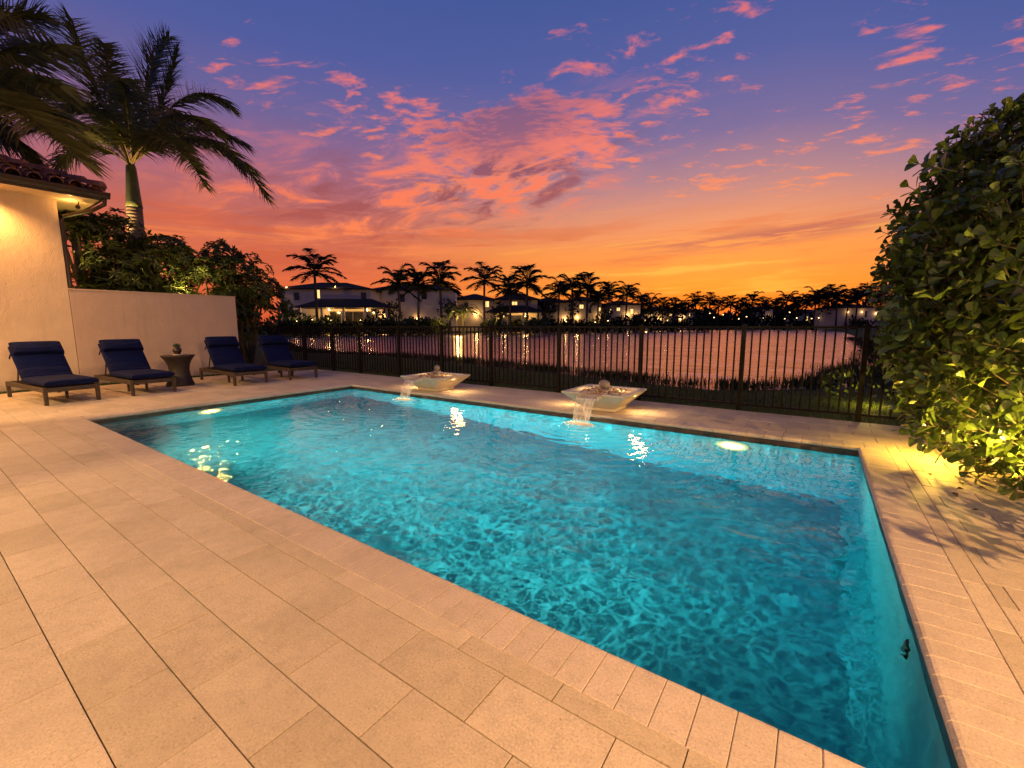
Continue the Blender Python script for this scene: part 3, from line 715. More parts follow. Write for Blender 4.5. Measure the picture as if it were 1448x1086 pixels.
# ------------------------------------------------------------------ fence
fx0, fx1, FY = -16.2, 6.5, 7.86
fn = empty('fence', (fx0, FY, 0), 'black aluminium picket fence along the far side of the deck', 'fence')
FO = (fx0, FY, 0)
posts = [-15.9, -13.72, -12.15, -10.84, -9.15, -7.58, -6.05, -4.3, -2.61, -.96, .57, 2.2, 3.85, 5.5]
for xx in posts:
    b = MB(); b.box((xx, FY, .665), (.066, .066, 1.37)); pst = b.build('post', M['iron'], fn, org=FO, bevel=.004)
    b = MB(); b.box((xx, FY, 1.358), (.076, .076, .018)); b.box((xx, FY, 1.374), (.05, .05, .014), taper=(.3, .3)); b.build('post_cap', M['iron'], pst, org=FO)
for zz, hh_ in ((1.325, .034), (1.135, .03), (.085, .034)):
    b = MB()
    for i in range(len(posts) - 1):
        b.box(((posts[i] + posts[i + 1]) / 2, FY, zz), (posts[i + 1] - posts[i] - .06, .030, hh_))
    if zz != 1.135: b.build('rail', M['iron'], fn, org=FO)
allp = []
for i in range(len(posts) - 1):
    s = posts[i + 1] - posts[i]; n = max(2, round(s / .116)); allp += [posts[i] + s * k / n for k in range(1, n)]
allp.sort(key=lambda x: abs(x) if x < 1.5 else 99)
b = MB(); b.box((0, 0, 0), (.023, .023, 1.218)); pk = b.build('picket', M['iron'], fn)
for i, xx in enumerate(allp[:98]):
    o = pk if i == 0 else copy_tree(pk, fn); o.location = (xx - fx0, 0, .70)
b = MB()
for xx in allp[98:]: b.box((xx, FY, .70), (.023, .023, 1.218))
tag(b.build('far_pickets', M['iron'], fn, org=FO), kind='stuff')

# ------------------------------------------------------------------ loungers
def cushion(c, d, rot, seed, puff=.018, nx=14, ny=8):
    """soft rectangular pad: rounded edges, slightly crowned and wavy"""
    r = random.Random(seed); mb = MB(); L, Wd, T = d; V = []; F = []
    ph = [r.uniform(0, 6) for _ in range(6)]
    def prof(t): return (1 - abs(2 * t - 1) ** 5)
    N = nx; K = ny
    for side in (1, -1):
        for i in range(N + 1):
            for j in range(K + 1):
                u = .5 - .5 * math.cos(math.pi * i / N); v = .5 - .5 * math.cos(math.pi * j / K)
                e = (prof(u) * prof(v)) ** .28
                wob = .004 * math.sin(u * 17 + ph[0] + 2 * v) + .003 * math.sin(u * 31 + v * 5 + ph[1])
                z = T * (.30 + .20 * e) if True else 0
                z = side * (T * .5 * (.35 + .65 * e)) + (puff * math.sin(math.pi * u) * math.sin(math.pi * v) + wob * e if side > 0 else 0)
                V.append(((u - .5) * L * (1 - .0), (v - .5) * Wd, z))
    m_ = (N + 1) * (K + 1); idx = lambda s, i, j: s * m_ + i * (K + 1) + j
    for i in range(N):
        for j in range(K):
            F.append((idx(0, i, j), idx(0, i + 1, j), idx(0, i + 1, j + 1), idx(0, i, j + 1)))
            F.append((idx(1, i, j), idx(1, i, j + 1), idx(1, i + 1, j + 1), idx(1, i + 1, j)))
    for i in range(N): F += [(idx(0, i, 0), idx(1, i, 0), idx(1, i + 1, 0), idx(0, i + 1, 0)), (idx(0, i + 1, K), idx(1, i + 1, K), idx(1, i, K), idx(0, i, K))]
    for j in range(K): F += [(idx(0, 0, j + 1), idx(1, 0, j + 1), idx(1, 0, j), idx(0, 0, j)), (idx(0, N, j), idx(1, N, j), idx(1, N, j + 1), idx(0, N, j + 1))]
    c = Vector(c); return mb.add([rot @ Vector(v) + c for v in V], F)
def make_lounger(loc, rz, label, seed, back=50):
    t = empty('sun_lounger', loc, label, 'sun lounger', 'navy sun loungers along the wall', rz)
    L, Wd = 2.04, .75; x1, x0, hw = 1.02, -1.02, Wd / 2
    b = MB()
    for s in (-1, 1): b.box((0, s * (hw - .022), .265), (L - .09, .040, .085))
    b.box((x1 - .022, 0, .262), (.040, Wd - .13, .080)); b.box((x0 + .022, 0, .262), (.040, Wd - .13, .080))
    for k in range(7): b.box((x1 - .16 - .17 * k, 0, .290), (.09, Wd - .088, .018))
    b.build('side_frame', M['frame'], t, bevel=.006)
    for sx_ in (x1 - .04, x0 + .05):
        for s in (-1, 1):
            b = MB(); b.box((sx_, s * (hw - .030), .153), (.058, .052, .306), taper=(1.2, 1.1)); b.build('leg', M['frame'], t, bevel=.006)
    for s in (-1, 1):
        b = MB(); b.box((.15, s * .15, .11), (.04, .04, .22)); b.build('centre_leg', M['frame'], t)
    pv = Vector((-.13, 0, .315)); A = R(180 - back); Rb = Matrix.Rotation(-A, 3, 'Y')   # local +x runs up the back
    BL = .80
    ux = Vector((math.cos(A), 0, math.sin(A))); un = Vector((math.sin(A), 0, -math.cos(A)))
    b = MB()
    for s in (-1, 1): b.bar(pv + Vector((0, s * (hw - .07), 0)), pv + ux * BL + Vector((0, s * (hw - .07), 0)), .035, .03)
    for k in range(6): b.bar(pv + ux * (.06 + .135 * k) + Vector((0, -hw + .08, 0)), pv + ux * (.06 + .135 * k) + Vector((0, hw - .08, 0)), .07, .016, up=un)
    bf = b.build('backrest_frame', M['frame'], t, bevel=.004)
    b = MB(); mid = pv + ux * .52
    for s in (-1, 1): b.bar(mid + Vector((0, s * (hw - .10), 0)), (mid.x - .20, s * (hw - .10), .30), .022, .022)
    b.bar((mid.x - .20, -hw + .06, .30), (mid.x - .20, hw - .06, .30), .024, .024); b.build('prop_bar', M['frame'], bf)
    I3 = Matrix.Identity(3)
    cushion(Vector((.455, 0, .374)), (1.19, Wd - .03, .135), I3, seed, .012).build('seat_cushion', M['navy'], t, smooth=True, sub=1)
    Rm = Matrix((ux, Vector((0, 1, 0)), un)).transposed()
    cb = pv + ux * .42 + un * .072
    bc = cushion(cb, (.80, Wd - .04, .11), Rm, seed + 1, .014).build('back_cushion', M['navy'], t, smooth=True, sub=1)
    cushion(pv + ux * .70 + un * .160, (.27, Wd - .05, .15), Rm, seed + 2, .02, 10, 8).build('head_pillow', M['navy'], t, smooth=True, sub=1)
    for s in (-1, 1):
        b = MB(); b.box(pv + ux * .62 + un * .03 + Vector((0, s * (hw - .012), 0)), (.025, .014, .12), Rm); b.build('strap', M['navy'], bc)
    return t
make_lounger((-11.84, 1.74, 0), R(6), 'navy cushioned sun lounger in front of the house corner, leftmost of four', 11, 48)
make_lounger((-11.90, 2.98, 0), R(3.0), 'navy cushioned sun lounger just left of the round wicker table', 21, 49)
make_lounger((-11.80, 4.86, 0), R(-1.5), 'navy cushioned sun lounger just right of the wicker table, at the end of the wall', 31, 52)
make_lounger((-11.80, 6.13, 0), R(-1), 'navy cushioned sun lounger in front of the black fence, farthest from the house', 41, 52)
t = empty('side_table', (-12.0, 3.83, 0), 'dark woven drum side table with a pinched waist between two loungers', 'side table')
b = MB(); b.lathe([(.0, .0), (.27, .0), (.275, .02), (.235, .12), (.205, .25), (.195, .36), (.205, .46), (.245, .57), (.30, .655), (.31, .67)], n=40); b.build('woven_base', M['wicker'], t, smooth=True)
b = MB(); b.lathe([(.0, .668), (.318, .668), (.325, .676), (.325, .690), (.318, .698), (0, .698)], n=40); b.build('table_top', M['wicker'], t, bevel=.003)
t = empty('potted_succulent', (-12.0, 3.83, .699), 'small dark bulb pot with a spiky succulent on the wicker table', 'potted plant')
b = MB(); b.lathe([(0, 0), (.085, 0), (.09, .012), (.05, .016), (0, .016)], n=24); b.build('saucer', M['bowl'], t, smooth=True)
b = MB(); b.lathe([(.0, .016), (.05, .017), (.062, .04), (.085, .09), (.088, .12), (.07, .16), (.055, .175), (.060, .185), (.05, .18), (0, .178)], n=24); b.build('pot', M['pot'], t, smooth=True)
b = MB(); rs_ = random.Random(8)
for k in range(46):
    a = k * 2.39996; e_ = .25 + 1.15 * (k / 46); L = .115 - .03 * (k / 46)
    d = Vector((math.cos(a) * math.cos(e_), math.sin(a) * math.cos(e_), math.sin(e_))); s_ = Vector((-math.sin(a), math.cos(a), 0)); n_ = s_.cross(d)
    o_ = Vector((0, 0, .18)); 
    b.add([o_ - s_ * .008, o_ + s_ * .008, o_ + d * L * .5 + s_ * .018 + n_ * -.004, o_ + d * L + n_ * -.012, o_ + d * L * .5 - s_ * .018 + n_ * -.004, o_ + d * L * .5 + n_ * .008], [(0, 1, 5), (1, 2, 5), (2, 3, 5), (3, 4, 5), (4, 0, 5)])
b.build('rosette', M['succulent'], t)

# ------------------------------------------------------------------ water bowls
peb = []
for k in range(5):
    b = MB(); r_ = random.Random(90 + k); n1, n2 = 10, 6; V = []; F = []
    ax_ = (1, r_.uniform(.65, .9), r_.uniform(.45, .7))
    prof = [(math.sin(math.pi * i / n2), -math.cos(math.pi * i / n2)) for i in range(n2 + 1)]
    b.lathe([(max(.001, p_[0]), p_[1]) for p_ in prof], n=n1)
    b.v = [(v[0] * ax_[0] * (1 + .1 * math.sin(3 * v[1] + k)), v[1] * ax_[1], v[2] * ax_[2]) for v in b.v]
    o = b.build('pebble', M['pebble'] if k % 2 else M['pebble2'], smooth=True); me_ = o.data; bpy.data.objects.remove(o); peb.append(me_)
def bowl(cx, cy, which, seed):
    t = empty('water_bowl', (cx, cy, 0), 'square flared cast stone water bowl %s, spilling into the pool' % which, 'water bowl', 'stone water bowls on the far coping')
    hb, ht, H = .27, .525, .312; z0 = .006
    rings = [(hb, z0), (hb, .05), (.31, .08), (ht, H - .024), (ht, H), (ht - .085, H), (ht - .10, H - .03), (.32, H - .11)]
    V = []; F = []; nS = 4
    pts = []
    for r_, z in rings:
        pts += [(-r_, -r_, z), (r_, -r_, z), (r_, r_, z), (-r_, r_, z)]
    # the front rim is notched for the scupper: build front faces in three columns
    def sqring(i): return [4 * i + k for k in range(4)]
    for i in range(len(rings) - 1):
        A, B = sqring(i), sqring(i + 1)
        for k in range(4):
            if k == 0 and i >= 3: continue
            F.append((A[k], A[(k + 1) % 4], B[(k + 1) % 4], B[k]))
    F.append((3, 2, 1, 0)); F.append(tuple(sqring(len(rings) - 1)))
    b = MB(); b.add(pts, F); nw = .185
    for i in range(3, len(rings) - 1):
        (ra, za), (rb, zb2) = rings[i], rings[i + 1]
        b.quad((-ra, -ra, za), (-nw, -ra, za), (-nw, -rb, zb2), (-rb, -rb, zb2)); b.quad((nw, -ra, za), (ra, -ra, za), (rb, -rb, zb2), (nw, -rb, zb2))
    for s in (-nw, nw): b.quad((s, -ht, H - .03), (s, -ht, H), (s, -ht + .085, H), (s, -.32, H - .11))
    b.build('basin', M['bowl'], t, bevel=.008)
    b = MB(); b.box((0, -.515, H - .050), (2 * nw - .004, .36, .022), Matrix.Rotation(R(3), 3, 'X'))
    for s in (-1, 1): b.box((s * (nw - .014), -.515, H - .027), (.024, .36, .05), Matrix.Rotation(R(3), 3, 'X'))
    b.build('scupper', M['spout'], t, bevel=.004)
    # sheet of water: leaves the lip, falls in a parabola
    n = 16; w0 = nw - .03; V = []; F = []; ys = -.695; zs = H - .044
    for sh in (0, 1):
        for i in range(n + 1):
            u = i / n; y_ = ys - .22 * u ** .8 if False else ys - .20 * u; drop = (zs - WZ) * u ** 1.75
            for j in range(11):
                v = j / 10 - .5; wd = 2 * w0 * (1 - .10 * u)
                V.append((v * wd + .006 * math.sin(9 * u + j), y_ - .006 * sh * (1 + math.sin(j * 2.1) * .4), zs - drop + .004 * (1 - sh)))
    m_ = (n + 1) * 11
    for i in range(n):
        for j in range(10):
            a = i * 11 + j; F += [(a, a + 1, a + 12, a + 11), (m_ + a + 1, m_ + a, m_ + a + 11, m_ + a + 12)]
    b = MB(); b.add(V, F); fw = empty('falling_water', (cx, cy + ys, WZ), 'clear sheet of water falling from the bowl %s into the pool' % which, 'waterfall', 'sheets of falling water')
    b.v = [(x, y - ys, z - WZ) for x, y, z in b.v]; b.build('water_sheet', M['fall'], fw, smooth=True)
    r_ = random.Random(seed); b = MB()
    for k in range(760):
        a = r_.uniform(0, 6.283); q = abs(r_.gauss(0, 1)); rx = .17; x = math.cos(a) * q * .09 + r_.uniform(-w0, w0) * 1.05; y = -.20 + math.sin(a) * q * .075; s = r_.uniform(.004, .016) * max(.35, 1.2 - q * .35)
        z = r_.uniform(-.004, .03) * max(0, 1 - q * .5)
        b.lathe([(.001, -s * .6), (s, 0), (.001, s * .6)], (x, y, z), 6, cap=False)
    b.build('splash_foam', M['foam'], fw, smooth=True)
    lamp('splash_fill', (cx, cy - .63, H - .085), 55, (1, .66, .30), 'SPOT', .015, (cx, cy - .92, WZ), 80, .6, parent=t)  # unseen spot added under the lip to brighten the foam
    # pebbles heaped in the basin
    for k in range(115):
        a = r_.uniform(0, 6.283); q = math.sqrt(r_.uniform(0, 1)) * .42
        x, y = max(-.36, min(.36, math.cos(a) * q * 1.1)), max(-.30, min(.36, math.sin(a) * q * 1.1)); s = r_.uniform(.025, .05)
        o = bpy.data.objects.new('pebble', r_.choice(peb)); COL.objects.link(o); o.location = (cx + x, cy + y, H - .052 + .075 * max(0, 1 - q / .40) + r_.uniform(0, .02)); o.scale = (s, s, s)
        o.rotation_euler = (r_.uniform(-.5, .5), r_.uniform(-.5, .5), r_.uniform(0, 6.28)); tag(o, 'smooth brown or cream river pebble heaped in the water bowl %s' % which, 'pebble', 'pebbles in the bowl %s' % which)
    b = MB()
    b.lathe([(0, -.32), (.16, -.2), (0, .2)], n=8)
    def rock(r0, sq, sd, n1=16, n2=10):
        rr = random.Random(sd); ph = [rr.uniform(0, 6) for _ in range(4)]; V = []; F = []
        B = MB(); B.lathe([(max(.001, math.sin(math.pi * i / n2)), -math.cos(math.pi * i / n2)) for i in range(n2 + 1)], n=n1)
        B.v = [(x * r0 * (1 + .08 * math.sin(3 * y + ph[0])), y * r0 * (1 + .08 * math.sin(3 * x + ph[1])), z * r0 * sq) for x, y, z in B.v]; return B
    if which.startswith('nearer the l'):
        q = rock(.10, .55, 5).build('flat_stone', M['boulder'], smooth=True); q.location = (cx + .02, cy + .02, H + .055); tag(q, 'flat grey stone carrying a small round stone in the left-hand bowl', 'stone')
        q = rock(.056, 1.08, 6).build('round_stone', M['boulder'], smooth=True); q.location = (cx + .02, cy + .02, H + .155); tag(q, 'small upright round pale stone balanced on a flat stone', 'stone')
    else:
        q = rock(.088, .85, 7).build('round_stone', M['boulder'], smooth=True); q.location = (cx - .02, cy + .02, H + .085); tag(q, 'single large grey rounded stone among pebbles of the right-hand bowl', 'stone')
        q.rotation_euler = (.2, .3, .5)
    # warm area lamps added under the side rims, with bars blocking light inward
    for s in (-1, 1):
        b = MB(); b.box((s * (ht - .022), 0, H - .048), (.006, .60, .036)); ls = b.build('glow_shield', M['bowl'], t)
        L = lamp('rim_glow', (0, 0, 0), 7.5, (1, .60, .24), 'AREA'); L.parent = t; L.location = (s * (ht + .004), 0, H - .040); L.data.shape = 'RECTANGLE'; L.data.size = .10; L.data.size_y = .5
        L.rotation_euler = Vector((s * .55, 0, -.83)).to_track_quat('-Z', 'Y').to_euler()
    for s in (-1, 1):
        L = lamp('stone_glow', (0, 0, 0), 1.6, (1, .60, .24), 'POINT', .02); L.parent = t; L.location = (s * .30, .05, H + .05)  # bare unseen point lamps, added to warm the pebbles
    return t
bowl(-6.63, 6.68, 'nearer the loungers', 3)
bowl(-2.79, 6.68, 'nearer the hedge', 5)
# ------------------------------------------------------------------ leaves
LEAF_OBO = [(0, 0), (.28, .34), (.55, .78), (.80, 1.0), (.95, .70), (1.0, 0)]      # obovate outline (t, half width)
LEAF_LAN = [(0, 0), (.20, .55), (.45, 1.0), (.75, .62), (1.0, 0)]
def leaf(mb, base, d, n, L, Wd, shape=LEAF_OBO, fold=.18, curl=.12):
    s = d.cross(n).normalized(); n = s.cross(d)
    lp, rp = [], []
    for t, w_ in shape:
        c = base + d * (L * t) - n * (curl * L * t * t)
        if w_ == 0: lp.append(c); rp.append(c)
        else:
            off = n * (fold * w_ * Wd); lp.append(c + s * (w_ * Wd) + off); rp.append(c - s * (w_ * Wd) + off)
    k = len(shape); V = [lp[0]] + lp[1:-1] + [lp[-1]] + rp[1:-1]
    lf = tuple(range(0, k)); rf = (0, k - 1) + tuple(range(2 * k - 3, k - 1, -1))
    mb.add(V, [lf, rf])
def rv(r): 
    while True:
        v = Vector((r.uniform(-1, 1), r.uniform(-1, 1), r.uniform(-1, 1)))
        if .05 < v.length < 1: return v.normalized()
def sprig(mb, st, p, d, r, L=.085, n=4, Wd=None, shape=LEAF_OBO, gap=.045, spread=.8, stem=True):
    d = d.normalized(); a = r.uniform(0, 3.14); u = d.cross(Vector((.3, .2, 1))).normalized(); v = d.cross(u)
    q = p.copy(); Wd = Wd or L * .34
    for k in range(n):
        ang = a + k * math.pi / 2; top = (k == n - 1)
        for s in (1, -1):
            rad = (u * math.cos(ang) + v * math.sin(ang)) * s
            ld = (rad * (spread if not top else spread * .75) + d * (.45 if not top else .75) + rv(r) * .18).normalized()
            nn = (d - ld * d.dot(ld)); nn = (nn + rv(r) * .25).normalized()
            ls = L * r.uniform(.8, 1.15) * (1 if k < n - 1 else .8)
            leaf(mb, q + rad * .006, ld, nn, ls, ls * Wd / L, shape, r.uniform(.08, .25), r.uniform(0, .25))
        q = q + d * gap
    if stem: st.bar(p - d * .10, q, .006, .006)

# ------------------------------------------------------------------ clusia hedge on the right
def hedge(x_face, y0, y1, zt, nspr, seed, name, label, cat, near_drop=0.0, deep=.30):
    r = random.Random(seed); CX = 2.35
    t = empty(name, (CX, (y0 + y1) / 2, 0), label, cat)
    O = (CX, (y0 + y1) / 2, 0)
    lv, st = MB(), MB()
    zs = [0, .25, .6, 1.1, 1.7, 2.3, 2.8, 3.2, 3.5, 3.7]
    fx = [1.30, 1.13, .98, .88, .82, .80, .90, 1.08, 1.34, 1.80]
    def face(z): return float(np.interp(z, zs, fx)) + x_face
    def bumpf(y, z): return .11 * math.sin(3.1 * y + 1.3 * z + seed) + .10 * math.sin(2.2 * z - 4.7 * y) + .07 * math.sin(9 * y + 7 * z)
    ZT = zt; cnt = 0
    while cnt < nspr:
        y = r.uniform(y0, y1); zt = ZT - near_drop * max(0, min(1, (6.9 - y) / 2.3)); z = r.uniform(.03, zt * .985); x = face(z * 3.7 / zt)
        # rounded far end
        k = max(0, (y - (y1 - .55)) / .55); x += (1 - math.sqrt(max(0, 1 - k * k))) * (CX - x)
        k2 = max(0, ((y0 + .5) - y) / .5); x += (1 - math.sqrt(max(0, 1 - k2 * k2))) * (CX - x) * .6
        n = Vector((-1, .9 * k - .6 * k2, (.75 if z > .72 * zt else (-.25 if z < .25 * zt else .15)))).normalized()
        dep = abs(r.gauss(0, .13)) + (0 if r.random() < .75 else r.uniform(.1, .5))
        p = Vector((x, y, z)) - n * dep + n * bumpf(y, z)
        if (p - Vector((1.12, 6.0, .36))).length < .46: cnt += 1; continue
        d = n + Vector((0, 0, .55)) + rv(r) * .55
        sprig(lv, st, p, d, r, L=r.uniform(.095, .155), gap=.06, n=r.choice((2, 2, 3, 3)))
        cnt += 1
    for k in range(int(nspr * .12)):     # top of the hedge, back of the crest
        y = r.uniform(y0, y1 - .3); zt = ZT - near_drop * max(0, min(1, (6.9 - y) / 2.3)); p = Vector((r.uniform(1.3 + x_face, 2.8), y, zt + r.gauss(0, .08) - .05))
        sprig(lv, st, p, Vector((0, 0, 1)) + rv(r) * .6, r, L=r.uniform(.10, .14), n=3, gap=.06)
    for k in range(int(nspr * deep)):     # leaves deep inside
        y = r.uniform(y0 + .2, y1 - .25); zt = ZT - near_drop * max(0, min(1, (6.9 - y) / 2.3)); z = r.uniform(.1, zt - .3); x = face(z * 3.7 / zt) + r.uniform(.35, .8)
        if y > y1 - .6: x += .3
        d = rv(r); leaf(lv, Vector((x, y, z)), d, d.cross(rv(r)).normalized(), .22, .09)
    for k in range(26):                   # shoots that break the outline
        z = r.uniform(1.2, ZT - near_drop); y = r.uniform(y0 + .3, y1 - .1); zt = ZT; x = face(z * 3.7 / zt)
        p = Vector((x, y, z)); d = (Vector((-.7, .3, .8)) + rv(r) * .5).normalized()
        sprig(lv, st, p + d * .12, d, r, L=.13, n=4, gap=.06)
    for k in range(int((y1 - y0) / .35)):
        y = y0 + .2 + .35 * k; pts = [Vector((CX - .5 + r.uniform(-.1, .1), y, .0))]
        for q in range(1, 6): pts.append(Vector((CX - .5 - .15 * q * (1 if q < 4 else .3) + r.uniform(-.08, .08), y + r.uniform(-.12, .12), zt * q / 6)))
        st.tube(pts, [.02, .018, .015, .012, .009, .006], 5)
    lv.build('leaves', M['clusia'], t, org=O); st.build('stems', M['twig'], t, org=O)
    return t
hedge(.0, 4.9, 7.72, 3.50, 1750, 2, 'hedge', 'tall dark round-leaved hedge at the right, lit yellow near its foot', 'hedge', .75)
hedge(.42, 2.75, 4.6, 2.8, 210, 9, 'hedge', 'assumed near stretch of the round-leaved hedge beyond the right edge', 'hedge', 0, .05)  # unseen foliage, assumed here to dapple the light falling on the coping
t = empty('assumed_lamp_post', (3.2, .6, 0), 'assumed black lamp post with a warm lantern standing unseen right of the deck', 'lamp post')  # post and lantern assumed out of view, added to light the right coping
b = MB(); b.tube([(0, 0, 0), (0, 0, .06), (0, 0, .08), (0, 0, 2.72)], [.09, .09, .035, .028], 12); b.build('post', M['iron'], t, smooth=False)
b = MB(); b.lathe([(.05, 2.72), (.09, 2.76), (.11, 3.0), (.13, 3.02), (.0, 3.12)], n=8); b.build('lantern', M['iron'], t)
lamp('assumed_lantern_light', (3.10, .66, 2.86), 1450, (1, .55, .20), 'POINT', .05, parent=t)  # assumed source of the warm dappled light on the coping
t = empty('added_spotlight', (1.46, 4.64, .0), 'small added spotlight just beyond the right edge, raking the hedge face', 'garden light')
b = MB(); b.tube([(0, 0, -.02), (0, 0, .07)], .008, 8); b.tube([(0, 0, .07), (-.03, .04, .12)], [.022, .028], 12); b.build('added_stake_lamp', M['bronze'], t)
lamp('uplight', (1.41, 4.70, .15), 390, (1, .60, .10), 'SPOT', .03, (.98, 6.4, 2.0), 90, .8, parent=t)  # second unseen lamp, added to brighten the hedge leaves
t = empty('added_spotlight', (1.16, 6.04, .0), 'small assumed brass uplight spilling yellow light at the foot of the hedge', 'garden light')
b = MB(); b.tube([(0, 0, -.02), (0, 0, .24)], .008, 8); b.tube([(0, 0, .24), (-.03, -.03, .29)], [.022, .028], 12); b.build('added_stake_lamp', M['bronze'], t)
lamp('uplight', (1.10, 5.98, .34), 60, (1, .60, .07), 'POINT', .03, parent=t)  # lamp assumed from the yellow light at the hedge foot
lamp('downglow', (1.02, 5.75, .40), 9, (1, .52, .06), 'SPOT', .03, (1.0, 5.6, 0), 140, .9, parent=t)  # extra spot added to throw yellow light on the paving
b = MB(); r = random.Random(12)
for k in range(150):
    y = r.uniform(4.4, 7.6); x = 1.30 + (7.4 - y) * .10 - abs(r.gauss(0, .13)) + .05; 
    if k > 138: x = r.uniform(.8, 1.2)
    a = r.uniform(0, 6.28); d = Vector((math.cos(a), math.sin(a), r.uniform(0, .15))).normalized()
    leaf(b, Vector((x, y, .006)), d, Vector((r.uniform(-.2, .2), r.uniform(-.2, .2), 1)).normalized(), r.uniform(.04, .085), r.uniform(.012, .024), LEAF_OBO, .25, -.15)
tag(b.build('leaf_litter', M['litter']), kind='stuff')

# ------------------------------------------------------------------ shrubs behind the wall
def shrub(c, rad, seed, nros, label, L=.19, grp='dark shrubs behind the garden wall'):
    r = random.Random(seed); c = Vector(c); t = empty('shrub', (c.x, c.y, 0), label, 'shrub', grp); O = (c.x, c.y, 0)
    lv, st = MB(), MB(); lobes = [(c + Vector((r.uniform(-.55, .55) * rad[0], r.uniform(-.55, .55) * rad[1], r.uniform(-.8, .5) * rad[2])), r.uniform(.40, .62)) for _ in range(13)]
    for k in range(nros):
        lc, f = r.choice(lobes); n = rv(r); n.z = abs(n.z) * .9 + .1 if r.random() < .8 else n.z; n.normalize()
        p = lc + Vector((n.x * rad[0], n.y * rad[1], n.z * rad[2])) * f * (1 - abs(r.gauss(0, .16)))
        d = (n + Vector((0, 0, .5)) + rv(r) * .4).normalized(); u = d.cross(Vector((.2, .4, 1))).normalized(); v = d.cross(u); m_ = r.randint(6, 9)
        for q in range(m_):
            a = 6.283 * q / m_ + r.uniform(-.3, .3); rr = u * math.cos(a) + v * math.sin(a); ld = (rr + d * r.uniform(-.15, .6)).normalized()
            nn = (d - ld * d.dot(ld) + rv(r) * .2).normalized(); ls = L * r.uniform(.7, 1.15)
            leaf(lv, p, ld, nn, ls, ls * .16, LEAF_LAN, .15, r.uniform(.1, .5))
    for lc, f in lobes:
        b0 = Vector((c.x + r.uniform(-.2, .2), c.y + r.uniform(-.2, .2), -.05)); st.tube([b0, (b0 + lc) / 2 + Vector((r.uniform(-.2, .2), r.uniform(-.2, .2), .2)), lc, lc + Vector((0, 0, rad[2] * .3))], [.05, .04, .025, .01], 6)
    lv.build('foliage', M['bush'], t, org=O); st.build('branches', M['twig'], t, org=O); return t
def pix(px, py, d): return at(px, py, d)
s1 = atx(128, 365, -15.5); shrub((s1.x, s1.y, s1.z - .2), (1.0, 1.3, 1.5), 51, 620, 'dark shrub behind the downspout, nearest the house')
s2 = atx(240, 388, -15.6); shrub((s2.x, s2.y, s2.z - .1), (1.0, 1.25, 1.45), 52, 800, 'whorled-leaf shrub behind the wall, lit golden at its foot')
s3 = atx(338, 404, -15.7); shrub((s3.x, s3.y, s3.z - .1), (1.1, 1.5, 1.75), 53, 1000, 'large dark shrub at the free end of the wall')
s4 = atx(180, 395, -15.9); shrub((s4.x, s4.y, s4.z), (.9, 1.1, 1.2), 54, 420, 'low shrub between the palm trunk and the wall')
for q, e_ in (((262, 400, -14.6), 30), ((104, 350, -14.5), 12), ((290, 378, -14.55), 14)):
    p_ = atx(*q); t = empty('added_spotlight', (p_.x, p_.y, 0), 'small assumed brass spotlight hidden among the shrubs behind the wall', 'garden light', 'assumed spotlights among the shrubs')
    b = MB(); b.tube([(0, 0, -.05), (0, 0, p_.z - .12)], .012, 8); b.tube([(0, 0, p_.z - .12), (.02, .02, p_.z - .06)], [.025, .03], 10); b.build('added_stake_lamp', M['bronze'], t)
    lamp('uplight', (p_.x, p_.y, p_.z), e_, (1, .70, .14), 'POINT', .03, parent=t)  # unseen lamps, assumed from the glow on the shrubs

# ------------------------------------------------------------------ palms
def frond(mb, rc, P0, P1, P2, nleaf, ll, lw, r, droop=.55, wind=None, plume=.35, seg=3, r0=.028):
    """pinnate frond along a quadratic curve; leaflets droop and blow with the wind"""
    pts = []; K = 14
    for i in range(K + 1):
        t = i / K; pts.append(P0 * (1 - t) ** 2 + P1 * (2 * t * (1 - t)) + P2 * t * t)
    if rc is not None: rc.tube(pts, [r0 * (1 - .85 * i / K) for i in range(K + 1)], 5, cap=False)
    G = Vector((0, 0, -1)); wind = wind or Vector((0, 0, 0))
    for k in range(nleaf):
        t = .14 + .86 * k / (nleaf - 1); c = P0 * (1 - t) ** 2 + P1 * (2 * t * (1 - t)) + P2 * t * t
        T = ((P1 - P0) * (1 - t) + (P2 - P1) * t).normalized(); S = T.cross(Vector((0, 0, 1)))
        S = S.normalized() if S.length > .15 else T.cross(FWD).normalized()
        N = S.cross(T)
        L = ll * (math.sin(math.pi * (.12 + .80 * t)) ** .6) * r.uniform(.8, 1.1)
        for s in (1, -1):
            d = (S * s * r.uniform(.75, 1.0) + T * (.45 + .35 * t) + N * r.uniform(-plume, plume * 1.3)).normalized()
            q = c.copy(); d0 = d; rowp = []; wv_ = (d.cross(T)); wv_ = wv_.normalized() if wv_.length > .01 else N
            for i in range(seg + 1):
                u = i / seg; wd = lw * (.55 + .45 * math.sin(math.pi * min(1, u + .25))) * (1 - u) ** .5 if i < seg else 0
                rowp.append((q.copy(), wd)); d = (d + (G * droop + wind) * (1.0 / seg) * (.4 + u)).normalized(); q = q + d * (L / seg)
            V = []; F = []
            for (pp, wd) in rowp[:-1]: V += [pp + wv_ * wd * .5, pp - wv_ * wd * .5]
            V.append(rowp[-1][0])
            for i in range(seg - 1): F.append((2 * i, 2 * i + 1, 2 * i + 3, 2 * i + 2))
            F.append((2 * (seg - 1), 2 * (seg - 1) + 1, 2 * seg)); mb.add(V, F)
